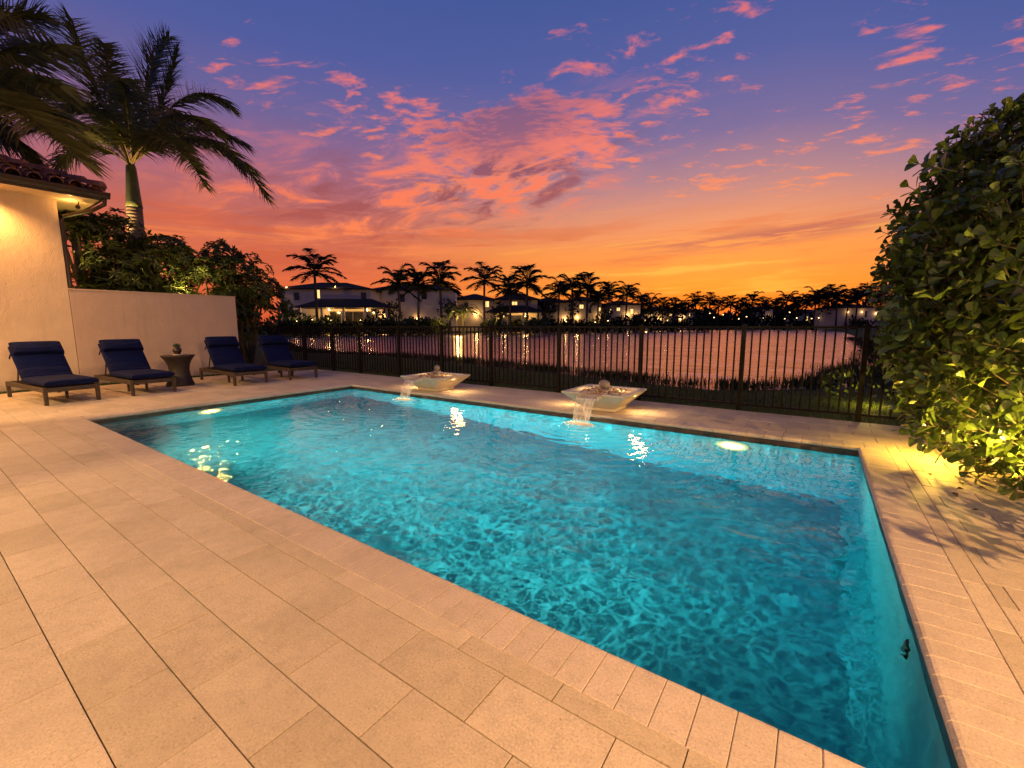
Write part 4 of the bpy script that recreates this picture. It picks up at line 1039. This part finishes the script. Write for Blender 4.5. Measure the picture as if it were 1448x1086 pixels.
def ringed_trunk(mb, base, top, r0, r1, bulge=.0, n=18, step=.11):
    L = (top - base).length; K = int(L / step); pts, rad = [], []
    for i in range(K + 1):
        t = i / K; pts.append(base.lerp(top, t)); rr = r0 + (r1 - r0) * t + bulge * math.sin(math.pi * min(1, t * 1.15)) 
        rad += [rr]
        pts.append(base.lerp(top, min(1, t + .82 / K))); rad.append(rr * 1.0); pts.append(base.lerp(top, min(1, t + .9 / K))); rad.append(rr * .955)
    mb.tube(pts, rad, n)
PD = 15.6
def big_palm(hub_px, depth, trunk_px, fr, label, seed, light=700):
    r = random.Random(seed); H = at(*hub_px, depth); Bz = at(trunk_px[0], trunk_px[1], depth); base = Vector((Bz.x, Bz.y, -.05)); t = empty('palm_tree', base, label, 'palm tree'); O = base
    up = (H - base); shb = base + up * ((H.z - 1.35) / H.z)
    b = MB(); ringed_trunk(b, base, shb, .27, .22, .045); b.build('trunk', M['trunk'], t, org=O, smooth=True)
    b = MB(); pts = [shb + (H - shb) * k for k in (0, .12, .35, .7, .95, 1.05)]; b.tube(pts, [.235, .22, .195, .165, .14, .10], 18); b.build('crownshaft', M['shaft'], t, org=O, smooth=True)
    lv, rc = MB(), MB()
    for (mx, my, mdz), (tx, ty, tdz), ll, dr in fr:
        P2 = at(tx, ty, depth + tdz); Pm = at(mx, my, depth + mdz); P1 = Pm * 2 - (H + P2) * .5
        frond(lv, rc, H + rv(r) * .05, P1, P2, 115, ll * 1.5, .055, r, dr * 1.05, RIGHT * .35 + Vector((0, 0, -.05)), .45)
    lv.build('crown', M['frond'], t, org=O); rc.build('leaf_stalk', M['rachis'], t, org=O, smooth=True)
    if light:
        q = base - FWD * .62 - RIGHT * .25; lamp('uplight', (q.x, q.y, 4.0), light, (1, .58, .2), 'SPOT', .05, H + Vector((0, 0, 1.5)), 80, .8, parent=t)  # spot without a fixture, added to brighten trunk and crown
    return H
Hn = (186, 232)
FR = [((138, 120, .2), (103, 24, .4), .75, .25), ((205, 140, -.5), (222, 56, -.9), .80, .35), ((228, 150, .6), (252, 70, .9), .7, .3), ((258, 138, -.4), (329, 152, -.6), .62, .75), ((262, 180, .8), (350, 205, 1.2), .68, .85),
      ((285, 196, -1.0), (377, 276, -1.4), .72, .9), ((232, 195, -2.0), (290, 262, -3.2), .6, 1.0), ((120, 150, -.8), (28, 140, -1.2), .7, .7), ((110, 178, .6), (20, 196, 1.0), .7, .8), ((120, 205, -1.2), (60, 270, -1.6), .65, .9),
      ((160, 120, 1.6), (150, 60, 2.8), .7, .3), ((222, 175, 2.0), (262, 190, 3.5), .65, .8), ((150, 185, 2.0), (112, 215, 3.6), .65, .9), ((180, 150, -1.8), (170, 110, -3.4), .7, .5), ((240, 165, -1.4), (310, 190, -2.4), .62, .85), ((150, 160, -1.8), (90, 160, -3.2), .65, .8), ((212, 120, .3), (240, 52, .4), .8, .35), ((268, 190, .2), (345, 240, .4), .7, .9)]
big_palm(Hn, PD, (192, 360), FR, 'tall royal palm with a green crownshaft rising behind the garden wall', 61)
FR2 = [((10, 70, 0), (82, 62, -.3), .75, .55), ((-10, 40, .4), (62, 22, .8), .7, .3), ((0, 100, -.6), (88, 120, -1.0), .7, .7), ((10, 140, -1.0), (112, 222, -1.4), .75, .65), ((-20, 160, .6), (40, 222, .8), .7, .8), ((-60, 30, 0), (-20, 10, 0), .7, .4), ((0, 120, .9), (105, 170, 1.5), .7, .75),
       ((-90, 60, .5), (-160, 40, 1), .7, .5), ((-110, 120, 0), (-180, 190, 0), .7, .7)]
big_palm((-70, 112), 9.6, (-72, 420), FR2, 'second royal palm whose fronds reach in at the upper left above the tiled roof', 62)
p_ = at(105, 318, 13.4)
t = empty('palm_tree', (p_.x, p_.y, 0), 'small bushy palm with arching fronds just behind the house downspout', 'palm tree'); r = random.Random(70); lv, rc = MB(), MB()
for k in range(12):
    a = 6.283 * k / 12 + r.uniform(-.2, .2); d = Vector((math.cos(a), math.sin(a), 0)); L = r.uniform(1.0, 1.4); e = r.uniform(.2, .9)
    frond(lv, rc, p_, p_ + d * L * .5 + Vector((0, 0, e)), p_ + d * L + Vector((0, 0, e * .3 - .3)), 30, .35, .03, r, .8, None, .3, 2, .012)
O = (p_.x, p_.y, 0); lv.build('crown', M['frond'], t, org=O); rc.build('leaf_stalk', M['rachis'], t, org=O)
b = MB(); ringed_trunk(b, Vector((p_.x, p_.y, -.05)), p_, .12, .10, 0, 12); b.build('trunk', M['trunk'], t, org=O, smooth=True)

# mid-distance palms on the far shore: five shapes, copied with their parts
def far_palm(seed, h, fl, lean=.0, n=15, small=False, drp=.6):
    r = random.Random(seed); t = empty('palm_tree', (0, 0, 0), 'far palm', 'palm tree'); top = Vector((lean, 0, h)); b = MB()
    b.tube([(0, 0, -.6), (lean * .3, 0, h * .4), (lean * .8, 0, h * .85), top], [fl * .075, fl * .055, fl * .05, fl * .045], 7); b.build('trunk', M['fartrunk'], t, smooth=True); lv = MB()
    for k in range(n):
        a = 2.39996 * k + r.uniform(-.5, .5); d = Vector((math.cos(a), math.sin(a), 0)); e = r.uniform(-.25, .2) + 1.4 - 1.95 * (k / n) + r.uniform(-.12, .12); L = fl * r.uniform(.72, 1.15)
        P1 = top + d * L * .55 * math.cos(e) + Vector((0, 0, L * .80 * math.sin(e) + .10 * L)); P2 = top + d * L * math.cos(e * .75) + Vector((0, 0, L * (math.sin(e) * .92 - .16)))
        frond(lv, lv, top, P1, P2, 20, fl * .36, fl * .05, r, drp, RIGHT * .15, .3, 2, fl * .012)
    lv.build('crown', M['farleaf'], t); return t
PR = [far_palm(81, 12.4, 4.9, .3, 21), far_palm(82, 9.6, 4.4, -.4, 22), far_palm(83, 10.4, 4.9, .6, 20), far_palm(84, 8.2, 3.9, .3, 19)]
PRH = [12.4, 9.6, 10.4, 8.2]; used = [False] * 4
def put_palm(k, px, py, depth, label, grp, sc=None):
    p = at(px, py, depth); gz = ground_z(p.x, p.y); s = (p.z - gz) / PRH[k]
    o = PR[k] if not used[k] else copy_tree(PR[k]); used[k] = True
    o.location = (p.x, p.y, gz); o.scale = (sc or s, sc or s, s); o.rotation_euler = (0, 0, px * 1.7)
    tag(o, label, 'palm tree', grp); return o
G1 = 'tall palms along the far left shore'
mid = [(0, 445, 382, 84, 'tall lone palm before the big white house, left of all far palms'), (1, 566, 402, 88, 'palm left of a close pair in front of the second white house'), (1, 590, 402, 90, 'palm right of a close pair in front of the second white house'),
       (2, 624, 398, 90, 'broad palm just left of the spotlit fan of low fronds'), (0, 685, 396, 92, 'tall full palm just right of the spotlit low palm'), (3, 722, 410, 96, 'small palm between two taller palms before the low tiled lanai'),
       (2, 746, 402, 96, 'tall upright palm before the white gable wall with one dark window'), (1, 790, 415, 104, 'dense palm at the left end of the lit window row'), (3, 811, 410, 108, 'slim palm tucked against a dense palm by the lit window row'),
       (2, 831, 410, 108, 'tall palm in the middle of the lit window row'), (3, 846, 424, 110, 'short palm behind the lit window row'), (0, 861, 415, 112, 'palm with a high round crown right of the lit window row'), (1, 886, 419, 118, 'palm at the right end of the lit window row')]
for k, px, py, d, lab in mid: put_palm(k, px, py, d, lab, G1)
rf = random.Random(33); n_far = 0
xs = [906, 922, 938, 953, 966, 984, 1003, 1016, 1034, 1052, 1066, 1082, 1098, 1112, 1128, 1141]
for i, px in enumerate(xs):
    put_palm(rf.choice((1, 3, 2)), px, 431 + rf.uniform(-4, 4), 135 + i * 2.4 + rf.uniform(-6, 6), 'dark distant palm in the low row across the lake', 'distant row of palms across the lake')
for px, py in ((1153, 424), (1160, 428), (1174, 421), (1186, 423), (1199, 427), (1213, 424), (1226, 420), (1240, 425), (1262, 428), (1290, 426)):
    put_palm(rf.choice((1, 3)), px, py, 150 + rf.uniform(-4, 12), 'dark distant palm in the clump above the pale house by the hedge', 'distant palms above the pale house')
# spotlit low palm
p_ = at(655, 446, 84); gz = ground_z(p_.x, p_.y); t = empty('palm_tree', (p_.x, p_.y, gz), 'low spreading date palm glowing gold from an assumed spotlight on the far shore', 'palm tree'); lv = MB(); r = random.Random(5); top = Vector((p_.x, p_.y, p_.z + .3))
for k in range(22):
    a = 2.4 * k; d = Vector((math.cos(a), math.sin(a), 0)); e = .2 + .9 * r.random(); L = r.uniform(3.0, 4.0)
    frond(lv, lv, top, top + d * L * .6 + Vector((0, 0, L * .9 * e)), top + d * L * 1.1 + Vector((0, 0, L * (e * .6 - .6))), 14, .9, .10, r, .4, None, .3, 2, .04)
lv.build('crown', M['bush'], t, org=(p_.x, p_.y, gz)); b = MB(); b.tube([(p_.x, p_.y, gz - .3), top], [.35, .28], 8); b.build('trunk', M['fartrunk'], t, org=(p_.x, p_.y, gz))
q_ = at(648, 452, 80); lamp('uplight', q_, 2200, (1, .58, .14), 'POINT', .15, parent=t)  # lamp without a fixture, assumed from the gold light on the fronds
# ------------------------------------------------------------------ houses across the lake
def hip_roof(mb, x0, x1, y0, y1, z, pitch, over=.6, th=.22):
    x0 -= over; x1 += over; y0 -= over; y1 += over; w_, d_ = x1 - x0, y1 - y0; hgt = min(w_, d_) / 2 * pitch
    if w_ >= d_: a, b = (x0 + d_ / 2, (y0 + y1) / 2), (x1 - d_ / 2, (y0 + y1) / 2)
    else: a, b = ((x0 + x1) / 2, y0 + w_ / 2), ((x0 + x1) / 2, y1 - w_ / 2)
    V = [(x0, y0, z), (x1, y0, z), (x1, y1, z), (x0, y1, z), (x0, y0, z + th), (x1, y0, z + th), (x1, y1, z + th), (x0, y1, z + th), (a[0], a[1], z + th + hgt), (b[0], b[1], z + th + hgt)]
    F = [(3, 2, 1, 0), (0, 1, 5, 4), (1, 2, 6, 5), (2, 3, 7, 6), (3, 0, 4, 7)]
    F += [(4, 5, 9, 8), (5, 6, 9), (6, 7, 8, 9), (7, 4, 8)] if w_ >= d_ else [(4, 5, 8), (5, 6, 9, 8), (6, 7, 9), (7, 4, 8, 9)]
    mb.add(V, F)
def far_house(pxl, pxr, depth, eave_px, deep, label, wins, lanai=None, wallm='white', pitch=.34, turn=0.0, lamps=()):
    """house facing the camera: local x along the facade, local y away from the viewer"""
    A = at(pxl, 458, depth); B = at(pxr, 458, depth); c = (A + B) / 2; d = (B - A); d.z = 0; wid = d.length; d.normalize()
    rz = math.atan2(d.y, d.x) + turn; gz = ground_z(c.x, c.y) - .05
    t = empty('house', (c.x, c.y, gz), label, 'house', 'houses across the lake', rz)
    ez = at((pxl + pxr) / 2, eave_px, depth).z - gz; hw = wid / 2
    b = MB(); b.box((0, deep / 2, ez / 2 - .2), (wid, deep, ez + .4)); b.build('wall', M[wallm], t)
    b = MB(); hip_roof(b, -hw, hw, 0, deep, ez - .05, pitch); b.build('roof', M['roof'], t)
    X = lambda px: (px - pxl) / (pxr - pxl) * wid - hw
    Zp = lambda py: at((pxl + pxr) / 2, py, depth).z - gz
    for (wx, wy, ww, wh, lit) in wins:
        x, z = X(wx), Zp(wy); s = depth / FPX
        w_, h_ = ww * s, wh * s
        b = MB(); b.box((x, -.03, z), (w_, .10, h_)); f = b.build('window', M['trim'], t)
        b = MB(); b.box((x - w_ * .235, -.10, z), (w_ * .40, .04, h_ * .86)); b.box((x + w_ * .235, -.10, z), (w_ * .40, .04, h_ * .86)); b.build('pane', M['lit'] if lit else M['dglass'], f)
    if lanai:
        lx0, lx1, le, ldeep, en = lanai; x0, x1 = X(lx0), X(lx1); z = Zp(le)
        b = MB(); hip_roof(b, x0, x1, -ldeep, -.05, z, .42, .5, .18); b.build('lanai_roof', M['roof'], t)
        n = max(2, int((x1 - x0) / 4))
        for k in range(n + 1):
            xx = x0 + .3 + (x1 - x0 - .6) * k / n
            b = MB(); b.box((xx, -ldeep + .3, z / 2 - .1), (.4, .4, z + .2)); b.build('lanai_column', M[wallm], t)
        b = MB(); b.box(((x0 + x1) / 2, -.12, z / 2), ((x1 - x0) * .55, .08, z * .8)); dr = b.build('lanai_door', M['trim'], t)
        b = MB()
        for k in range(4): b.box(((x0 + x1) / 2 + (x1 - x0) * .55 * (k - 1.5) / 4, -.2, z / 2), ((x1 - x0) * .55 / 4 * .86, .06, z * .74))
        b.build('pane', M['dglass'], dr)
        for k in range(2):
            o = lamp('lanai_lamp', (0, 0, 0), en * 5, (1, .58, .18), 'POINT', .25); o.parent = t; o.location = (x0 + (x1 - x0) * (.28 + .44 * k), -ldeep * .5, z - .5)
            b = MB(); b.lathe([(0, .2), (.16, .12), (.2, -.05), (.1, -.2), (0, -.22)], (x0 + (x1 - x0) * (.28 + .44 * k), -ldeep * .5, z - .25), 10, cap=False); b.build('pendant', M['lamp'], t)
    for (lx, ly, en) in lamps:
        x, z = X(lx), Zp(ly); b = MB(); b.box((x, -.16, z), (.22, .22, .34), taper=(.7, .7)); b.build('wall_lamp', M['lamp'], t)
        if en:
            o = lamp('wall_glow', (0, 0, 0), en * 2.4, (1, .58, .2), 'POINT', .12); o.parent = t; o.location = (x, -.7, z)
    return t
far_house(402, 524, 96, 408, 13, 'big white two-storey house at the left end, with a lit lanai in front', [(452, 415, 8, 13, True), (515, 417, 7, 9, False), (424, 418, 7, 10, False)], (442, 556, 436, 7.5, 260), 'white', .26, .10, [(477, 404, 45), (412, 406, 40)])
far_house(526, 645, 108, 410, 12, 'second white two-storey house behind a close pair of palms', [(535, 421, 10, 13, False), (570, 421, 8, 11, False), (601, 418, 7, 9, False)], None, 'white', .28, .04, [(545, 446, 60), (590, 450, 30)])
far_house(640, 700, 112, 424, 10, 'cream house partly hidden by the spotlit low palm', [(688, 430, 9, 9, True), (660, 432, 6, 8, False)], None, 'white2', .3, 0, [(674, 444, 120), (645, 446, 80)])
far_house(700, 760, 104, 424, 10, 'house with a low tiled lanai glowing between two tall palms', [(728, 429, 8, 5, True)], (692, 764, 443, 6, 150), 'white', .35, 0, [])
far_house(752, 806, 112, 428, 10, 'white gabled house with one dark upper window', [(784, 436, 7, 9, False), (765, 448, 5, 6, True)], None, 'white', .28, .05, [(799, 452, 60)])
far_house(802, 850, 120, 426, 10, 'long house with a row of small lit upper windows', [(810, 433, 4, 4, True), (822, 434, 6, 6, True), (847, 438, 4, 6, True), (834, 440, 4, 6, False)], None, 'white2', .26, 0, [(816, 449, 60), (846, 450, 80)])
far_house(854, 905, 128, 432, 10, 'house at the right end of the lit row, one bright window', [(874, 438, 5, 5, True), (862, 440, 4, 5, True), (893, 441, 4, 8, True)], None, 'white2', .26, 0, [(887, 446, 70), (900, 447, 50)])
far_house(910, 952, 150, 440, 10, 'low distant house with a warm lit porch, among dark palms', [(920, 446, 4, 5, True), (948, 445, 6, 5, True)], None, 'white2', .26, 0, [(932, 452, 70), (914, 453, 60)])
far_house(958, 980, 165, 442, 10, 'narrow distant house with a bright door, last of the lit row', [(967, 450, 4, 8, True), (975, 446, 4, 4, True)], None, 'white', .26, 0, [(962, 452, 60)])
far_house(1068, 1092, 195, 438, 10, 'pale grey roofed house seen faintly above the far bank', [(1075, 444, 3, 3, False)], None, 'white', .3, 0, [(1086, 450, 30)])
far_house(1182, 1244, 150, 437, 12, 'long pale house at the right with three round lit lamps', [(1223, 446, 2.5, 9, False)], None, 'white', .22, -.05, [(1198, 443, 14), (1217, 443, 14), (1236, 445, 14)])
far_house(1130, 1172, 185, 444, 10, 'low dark house just left of the long pale house', [(1140, 452, 4, 6, True)], None, 'white2', .26, 0, [(1152, 453, 40), (1164, 452, 40)])
# dark planting in front of the houses
def dark_shrub(px, py, depth, wpx, hpx, label, grp, seed, m='farbush', n=110):
    r = random.Random(seed); c = at(px, py, depth); s = depth / FPX; rx, rz = wpx * s / 2, hpx * s / 2; gz = ground_z(c.x, c.y)
    t = tag(None or bpy.data.objects.new('shrub', bpy.data.meshes.new('shrub')), label, 'shrub', grp); b = MB()
    for k in range(n):
        v = rv(r); f = r.uniform(.35, 1.0); p = Vector((v.x * rx * f * r.uniform(.8, 1.15), v.y * rx * f, rz + v.z * rz * f)); d = (v + Vector((0, 0, .4)) + rv(r) * .6).normalized()
        L = max(rx, rz) * r.uniform(.28, .5); leaf(b, p, d, d.cross(rv(r)).normalized(), L, L * .24, LEAF_LAN, .15, .2)
        if r.random() < .5: leaf(b, p, -d, d.cross(rv(r)).normalized(), L, L * .3, LEAF_LAN, .15, .2)
    t.data.from_pydata(b.v, [], b.f); t.data.materials.append(M[m]); COL.objects.link(t); t.location = (c.x, c.y, max(gz - .2, c.z - 2 * rz * .5 - rz)); return t
def far_tree(px, py, d, wpx, hpx, seed):
    r = random.Random(seed); c = at(px, py, d); s = d / FPX; rx, rz = wpx * s / 2, hpx * s / 2; gz = ground_z(c.x, c.y)
    t = empty('tree', (c.x, c.y, gz), 'dark round-crowned broadleaf tree among the houses across the lake', 'tree', 'broadleaf trees across the lake'); b = MB()
    lobes = [Vector((r.uniform(-.6, .6) * rx, r.uniform(-.5, .5) * rx, c.z - gz + r.uniform(-.5, .5) * rz)) for _ in range(7)]
    for k in range(330):
        v = rv(r); f = r.uniform(.7, 1.0); p = r.choice(lobes) + Vector((v.x * rx * .52 * f, v.y * rx * .52 * f, v.z * rz * .55 * f)); dd = (v + rv(r) * .7).normalized(); L = rx * r.uniform(.16, .30)
        leaf(b, p, dd, dd.cross(rv(r)).normalized(), L, L * .3, LEAF_LAN, .15, .2)
    b.build('crown', M['farbush'], t); b = MB(); b.tube([(0, 0, -.3), (.1, 0, (c.z - gz) * .6), (0, 0, c.z - gz)], [.28, .2, .1], 6)
    for q in lobes[:4]: b.tube([(0, 0, (c.z - gz) * .5), q], [.12, .04], 5)
    b.build('trunk', M['fartrunk'], t)
for q in ((548, 440, 100, 34, 26), (636, 437, 104, 30, 30), (708, 438, 98, 30, 24), (770, 438, 108, 34, 24), (806, 436, 114, 28, 26), (851, 440, 122, 30, 22), (905, 440, 134, 34, 24), (955, 442, 145, 36, 22), (1060, 442, 170, 40, 20), (1118, 442, 172, 38, 22), (1176, 440, 155, 30, 26)): far_tree(*q, seed=int(q[0]))
GS = 'dark shrubs planted along the far shore'
dl = 'dark clipped shrub in the planting line along the far shore'
rs2 = random.Random(77)
for px in range(350, 1010, 13):
    d = 74 + max(0, px - 440) * .085
    if 632 < px < 682: continue
    if 690 < px < 740: hh_ = 12
    else: hh_ = rs2.uniform(12, 22)
    dark_shrub(px + rs2.uniform(-4, 4), 455 + rs2.uniform(-2, 2), d + rs2.uniform(-2, 2), rs2.uniform(18, 32), hh_ * 1.25, dl, GS, px)
for px in range(1000, 1245, 13):
    dark_shrub(px + rs2.uniform(-4, 4), 452 + rs2.uniform(-2, 2), 176 - max(0, px - 1130) * .35, rs2.uniform(16, 26), rs2.uniform(12, 22), dl, GS, px, n=70)
for px, py, w_, h_ in ((405, 435, 34, 44), (432, 444, 30, 30), (465, 446, 34, 24), (560, 445, 30, 30), (545, 447, 24, 22), (590, 449, 36, 22), (612, 450, 30, 20), (700, 450, 28, 20), (760, 452, 34, 16)):
    dark_shrub(px, py, 80, w_, h_, 'leafy shrub in front of the white houses, catching warm lamplight', 'lamplit shrubs before the white houses', px + 7, 'bush', 150)
# dark tree belt behind everything, too far to tell trunk from trunk
b = MB(); r = random.Random(15)
for k in range(5200):
    px = r.uniform(880, 1300); d = r.uniform(196, 215) if px < 1150 else r.uniform(170, 185); z0 = at(px, 443 + 5 * math.sin(px * .05) + 3 * math.sin(px * .23), d); p = Vector((z0.x, z0.y, r.uniform(0, max(1, z0.z))))
    dd = (rv(r) + Vector((0, 0, .3))).normalized(); leaf(b, p, dd, dd.cross(rv(r)).normalized(), r.uniform(1.6, 3.2), r.uniform(.4, .8), LEAF_LAN, .1, .2)
tag(b.build('treeline', M['farbush']), kind='stuff')
# little garden lamps on the far shore
for i, (px, py, d, e_) in enumerate(((468, 452, 78, 90), (442, 451, 78, 70), (420, 453, 78, 40), (510, 452, 80, 40), (566, 452, 84, 30), (690, 452, 88, 40), (801, 455, 100, 50), (842, 456, 104, 40), (860, 454, 106, 40), (918, 456, 128, 40), (944, 454, 130, 50), (1010, 450, 160, 0), (1023, 446, 165, 0), (1037, 443, 165, 0), (1045, 452, 160, 0), (1056, 449, 165, 0), (1096, 449, 165, 0), (1110, 452, 160, 0), (1117, 443, 165, 0), (1127, 451, 165, 0), (1148, 452, 158, 0), (1158, 451, 158, 0), (1167, 452, 158, 0), (1175, 450, 158, 0), (1004, 444, 160, 0), (1080, 451, 165, 0))):
    p = at(px, py, d); gz = ground_z(p.x, p.y); t = empty('garden_lamp', (p.x, p.y, gz), 'tiny warm garden lamp glowing on the far shore', 'garden lamp', 'garden lamps along the far shore')
    s = d / 950; b = MB(); b.tube([(0, 0, -.2), (0, 0, p.z - gz)], .04, 5); b.build('lamp_stake', M['iron'], t); b = MB(); b.lathe([(0, .9 * s), (1.1 * s, .4 * s), (1.1 * s, -.4 * s), (0, -.9 * s)], (0, 0, p.z - gz), 8, cap=False); b.build('bulb', M['lamp'], t)
    if e_: lamp('glow', (p.x, p.y - .3, p.z + .3), e_, (1, .6, .18), 'POINT', .1, parent=t)

# ------------------------------------------------------------------ bank reeds, grass
def blades(name, m, pts, r, hmin, hmax, wd, lean=.35, label=None):
    b = MB()
    for (x, y, z) in pts:
        a = r.uniform(0, 6.28); h = r.uniform(hmin, hmax); d = Vector((math.cos(a), math.sin(a), 0)); s = Vector((-d.y, d.x, 0)) * wd
        o_ = Vector((x, y, z)); l = r.uniform(.1, 1) * lean * h
        b.add([o_ - s, o_ + s, o_ + d * l * .35 + Vector((0, 0, h * .6)) + s * .7, o_ + d * l + Vector((0, 0, h)), o_ + d * l * .35 + Vector((0, 0, h * .6)) - s * .7], [(0, 1, 2, 4), (4, 2, 3)])
    return tag(b.build(name, m), kind='stuff')
r = random.Random(40); pts = []
near = [(3.6, 75), (3.2, 42.6), (1.9, 29), (.9, 21.9), (0.0, 15.9), (-2.6, 13.9), (-6.5, 14.9), (-12.6, 16.5), (-19, 17.6), (-25.4, 16.4), (-34, 18.5), (-47, 24.5)]
for i in range(len(near) - 1):
    a, c = Vector((*near[i], 0)), Vector((*near[i + 1], 0)); L = (c - a).length; nn = Vector((-(c - a).y, (c - a).x, 0)).normalized()
    for k in range(int(L * (420 if i > 2 else 120))):
        t = r.random(); p = a.lerp(c, t); cl = .5 + .5 * math.sin(p.x * 2.1 + 1.7 * math.sin(p.y * 1.3))
        p = p + nn * (r.gauss(0, .42) + .35)
        if r.random() < .35 + .65 * cl: pts.append((p.x, p.y, ground_z(p.x, p.y) - .03 if False else LZ - .03 + .10 * r.random()))
blades('bank_reeds', M['reed'], pts, r, .10, .32, .011, .6)
pts = []
for k in range(5200): pts.append((r.uniform(-13.98, -13.53), r.uniform(.2, 6.6), -.04))
blades('grass_strip', M['grass'], pts, r, .04, .085, .004, .6)
pts = []
for k in range(15000):
    x = r.uniform(-16, 3.5); y = 7.9 + abs(r.gauss(0, 1.9)); 
    if shore_dist(np.array([x]), np.array([y]))[0] > .3: pts.append((x, y, ground_z(x, y) - .02))
blades('grass_tufts', M['grass'], pts, r, .04, .10, .006, .6)
# low planting lit yellow beyond the fence by the hedge
p_ = at(1245, 566, 7.9)
t = empty('shrub', (.95, 10.4, -.1), 'low leafy shrub beyond the fence, lit yellow by an assumed ground lamp', 'shrub'); b = MB()
for k in range(260):
    v = rv(r); p = Vector((v.x * .75, v.y * .4, .30 + v.z * .30)); d = (v + Vector((0, 0, .6))).normalized(); leaf(b, p, d, d.cross(rv(r)).normalized(), .11, .03, LEAF_OBO)
b.build('foliage', M['clusia'], t); lamp('ground_glow', (.85, 9.6, .22), 22, (1, .68, .10), 'POINT', .03, parent=t)  # lamp assumed from the yellow light on these leaves
b = MB(); b.tube([(-.1, -.8, -.1), (-.1, -.8, .26)], .012, 6); b.build('added_stake_lamp', M['bronze'], t)
for i, (x, y, w_) in enumerate(((1.9, 12.5, 1.3), (2.6, 15.5, 1.5), (3.2, 20, 1.8), (3.0, 26, 2.0))):
    t = empty('shrub', (x, y, -.1), 'dark rounded shrub on the near right bank of the lake', 'shrub', 'dark shrubs on the near right bank'); b = MB()
    for k in range(420):
        v = rv(r); f = r.uniform(.6, 1); p = Vector((v.x * w_ * .7 * f, v.y * w_ * f, .45 + v.z * .5 * f)); d = (v + Vector((0, 0, .6))).normalized(); leaf(b, p, d, d.cross(rv(r)).normalized(), .20, .045, LEAF_LAN)
    b.build('foliage', M['farbush'], t)

# ------------------------------------------------------------------ which lamps can reach what
# The water surface stops direct lamp light either way, so tell the sampler: lamps under water serve the pool, the others serve the rest.
under = bpy.data.collections.new('under_water'); above = bpy.data.collections.new('above_water')
wet = [o for o in bpy.data.objects if o.type == 'MESH' and (o.name.startswith(('pool_basin', 'slot', 'lens', 'halo_plate')) and 'soffit' not in (o.parent.name if o.parent else ''))]
for o in wet:
    under.objects.link(o); above.objects.link(o)
for x in above.collection_objects: x.light_linking.link_state = 'EXCLUDE'
for x in under.collection_objects: x.light_linking.link_state = 'INCLUDE'
for o in bpy.data.objects:
    if o.type == 'LIGHT' and o.data.type != 'SUN':
        o.light_linking.receiver_collection = under if (o.parent and o.parent.name.startswith('pool_light')) else above

# ------------------------------------------------------------------ render settings
scene.view_settings.view_transform = 'Standard'; scene.view_settings.look = 'None'; scene.view_settings.exposure = 0; scene.view_settings.gamma = 1
scene.render.engine = 'CYCLES'; cy = scene.cycles
cy.use_denoising = True; cy.denoiser = 'OPENIMAGEDENOISE'; cy.denoising_input_passes = 'RGB_ALBEDO_NORMAL'; cy.denoising_prefilter = 'ACCURATE'
cy.max_bounces = 10; cy.diffuse_bounces = 3; cy.glossy_bounces = 4; cy.transmission_bounces = 8; cy.transparent_max_bounces = 12
cy.sample_clamp_indirect = 6; cy.sample_clamp_direct = 0; cy.caustics_reflective = False; cy.caustics_refractive = True
cy.use_adaptive_sampling = True; cy.adaptive_threshold = .012
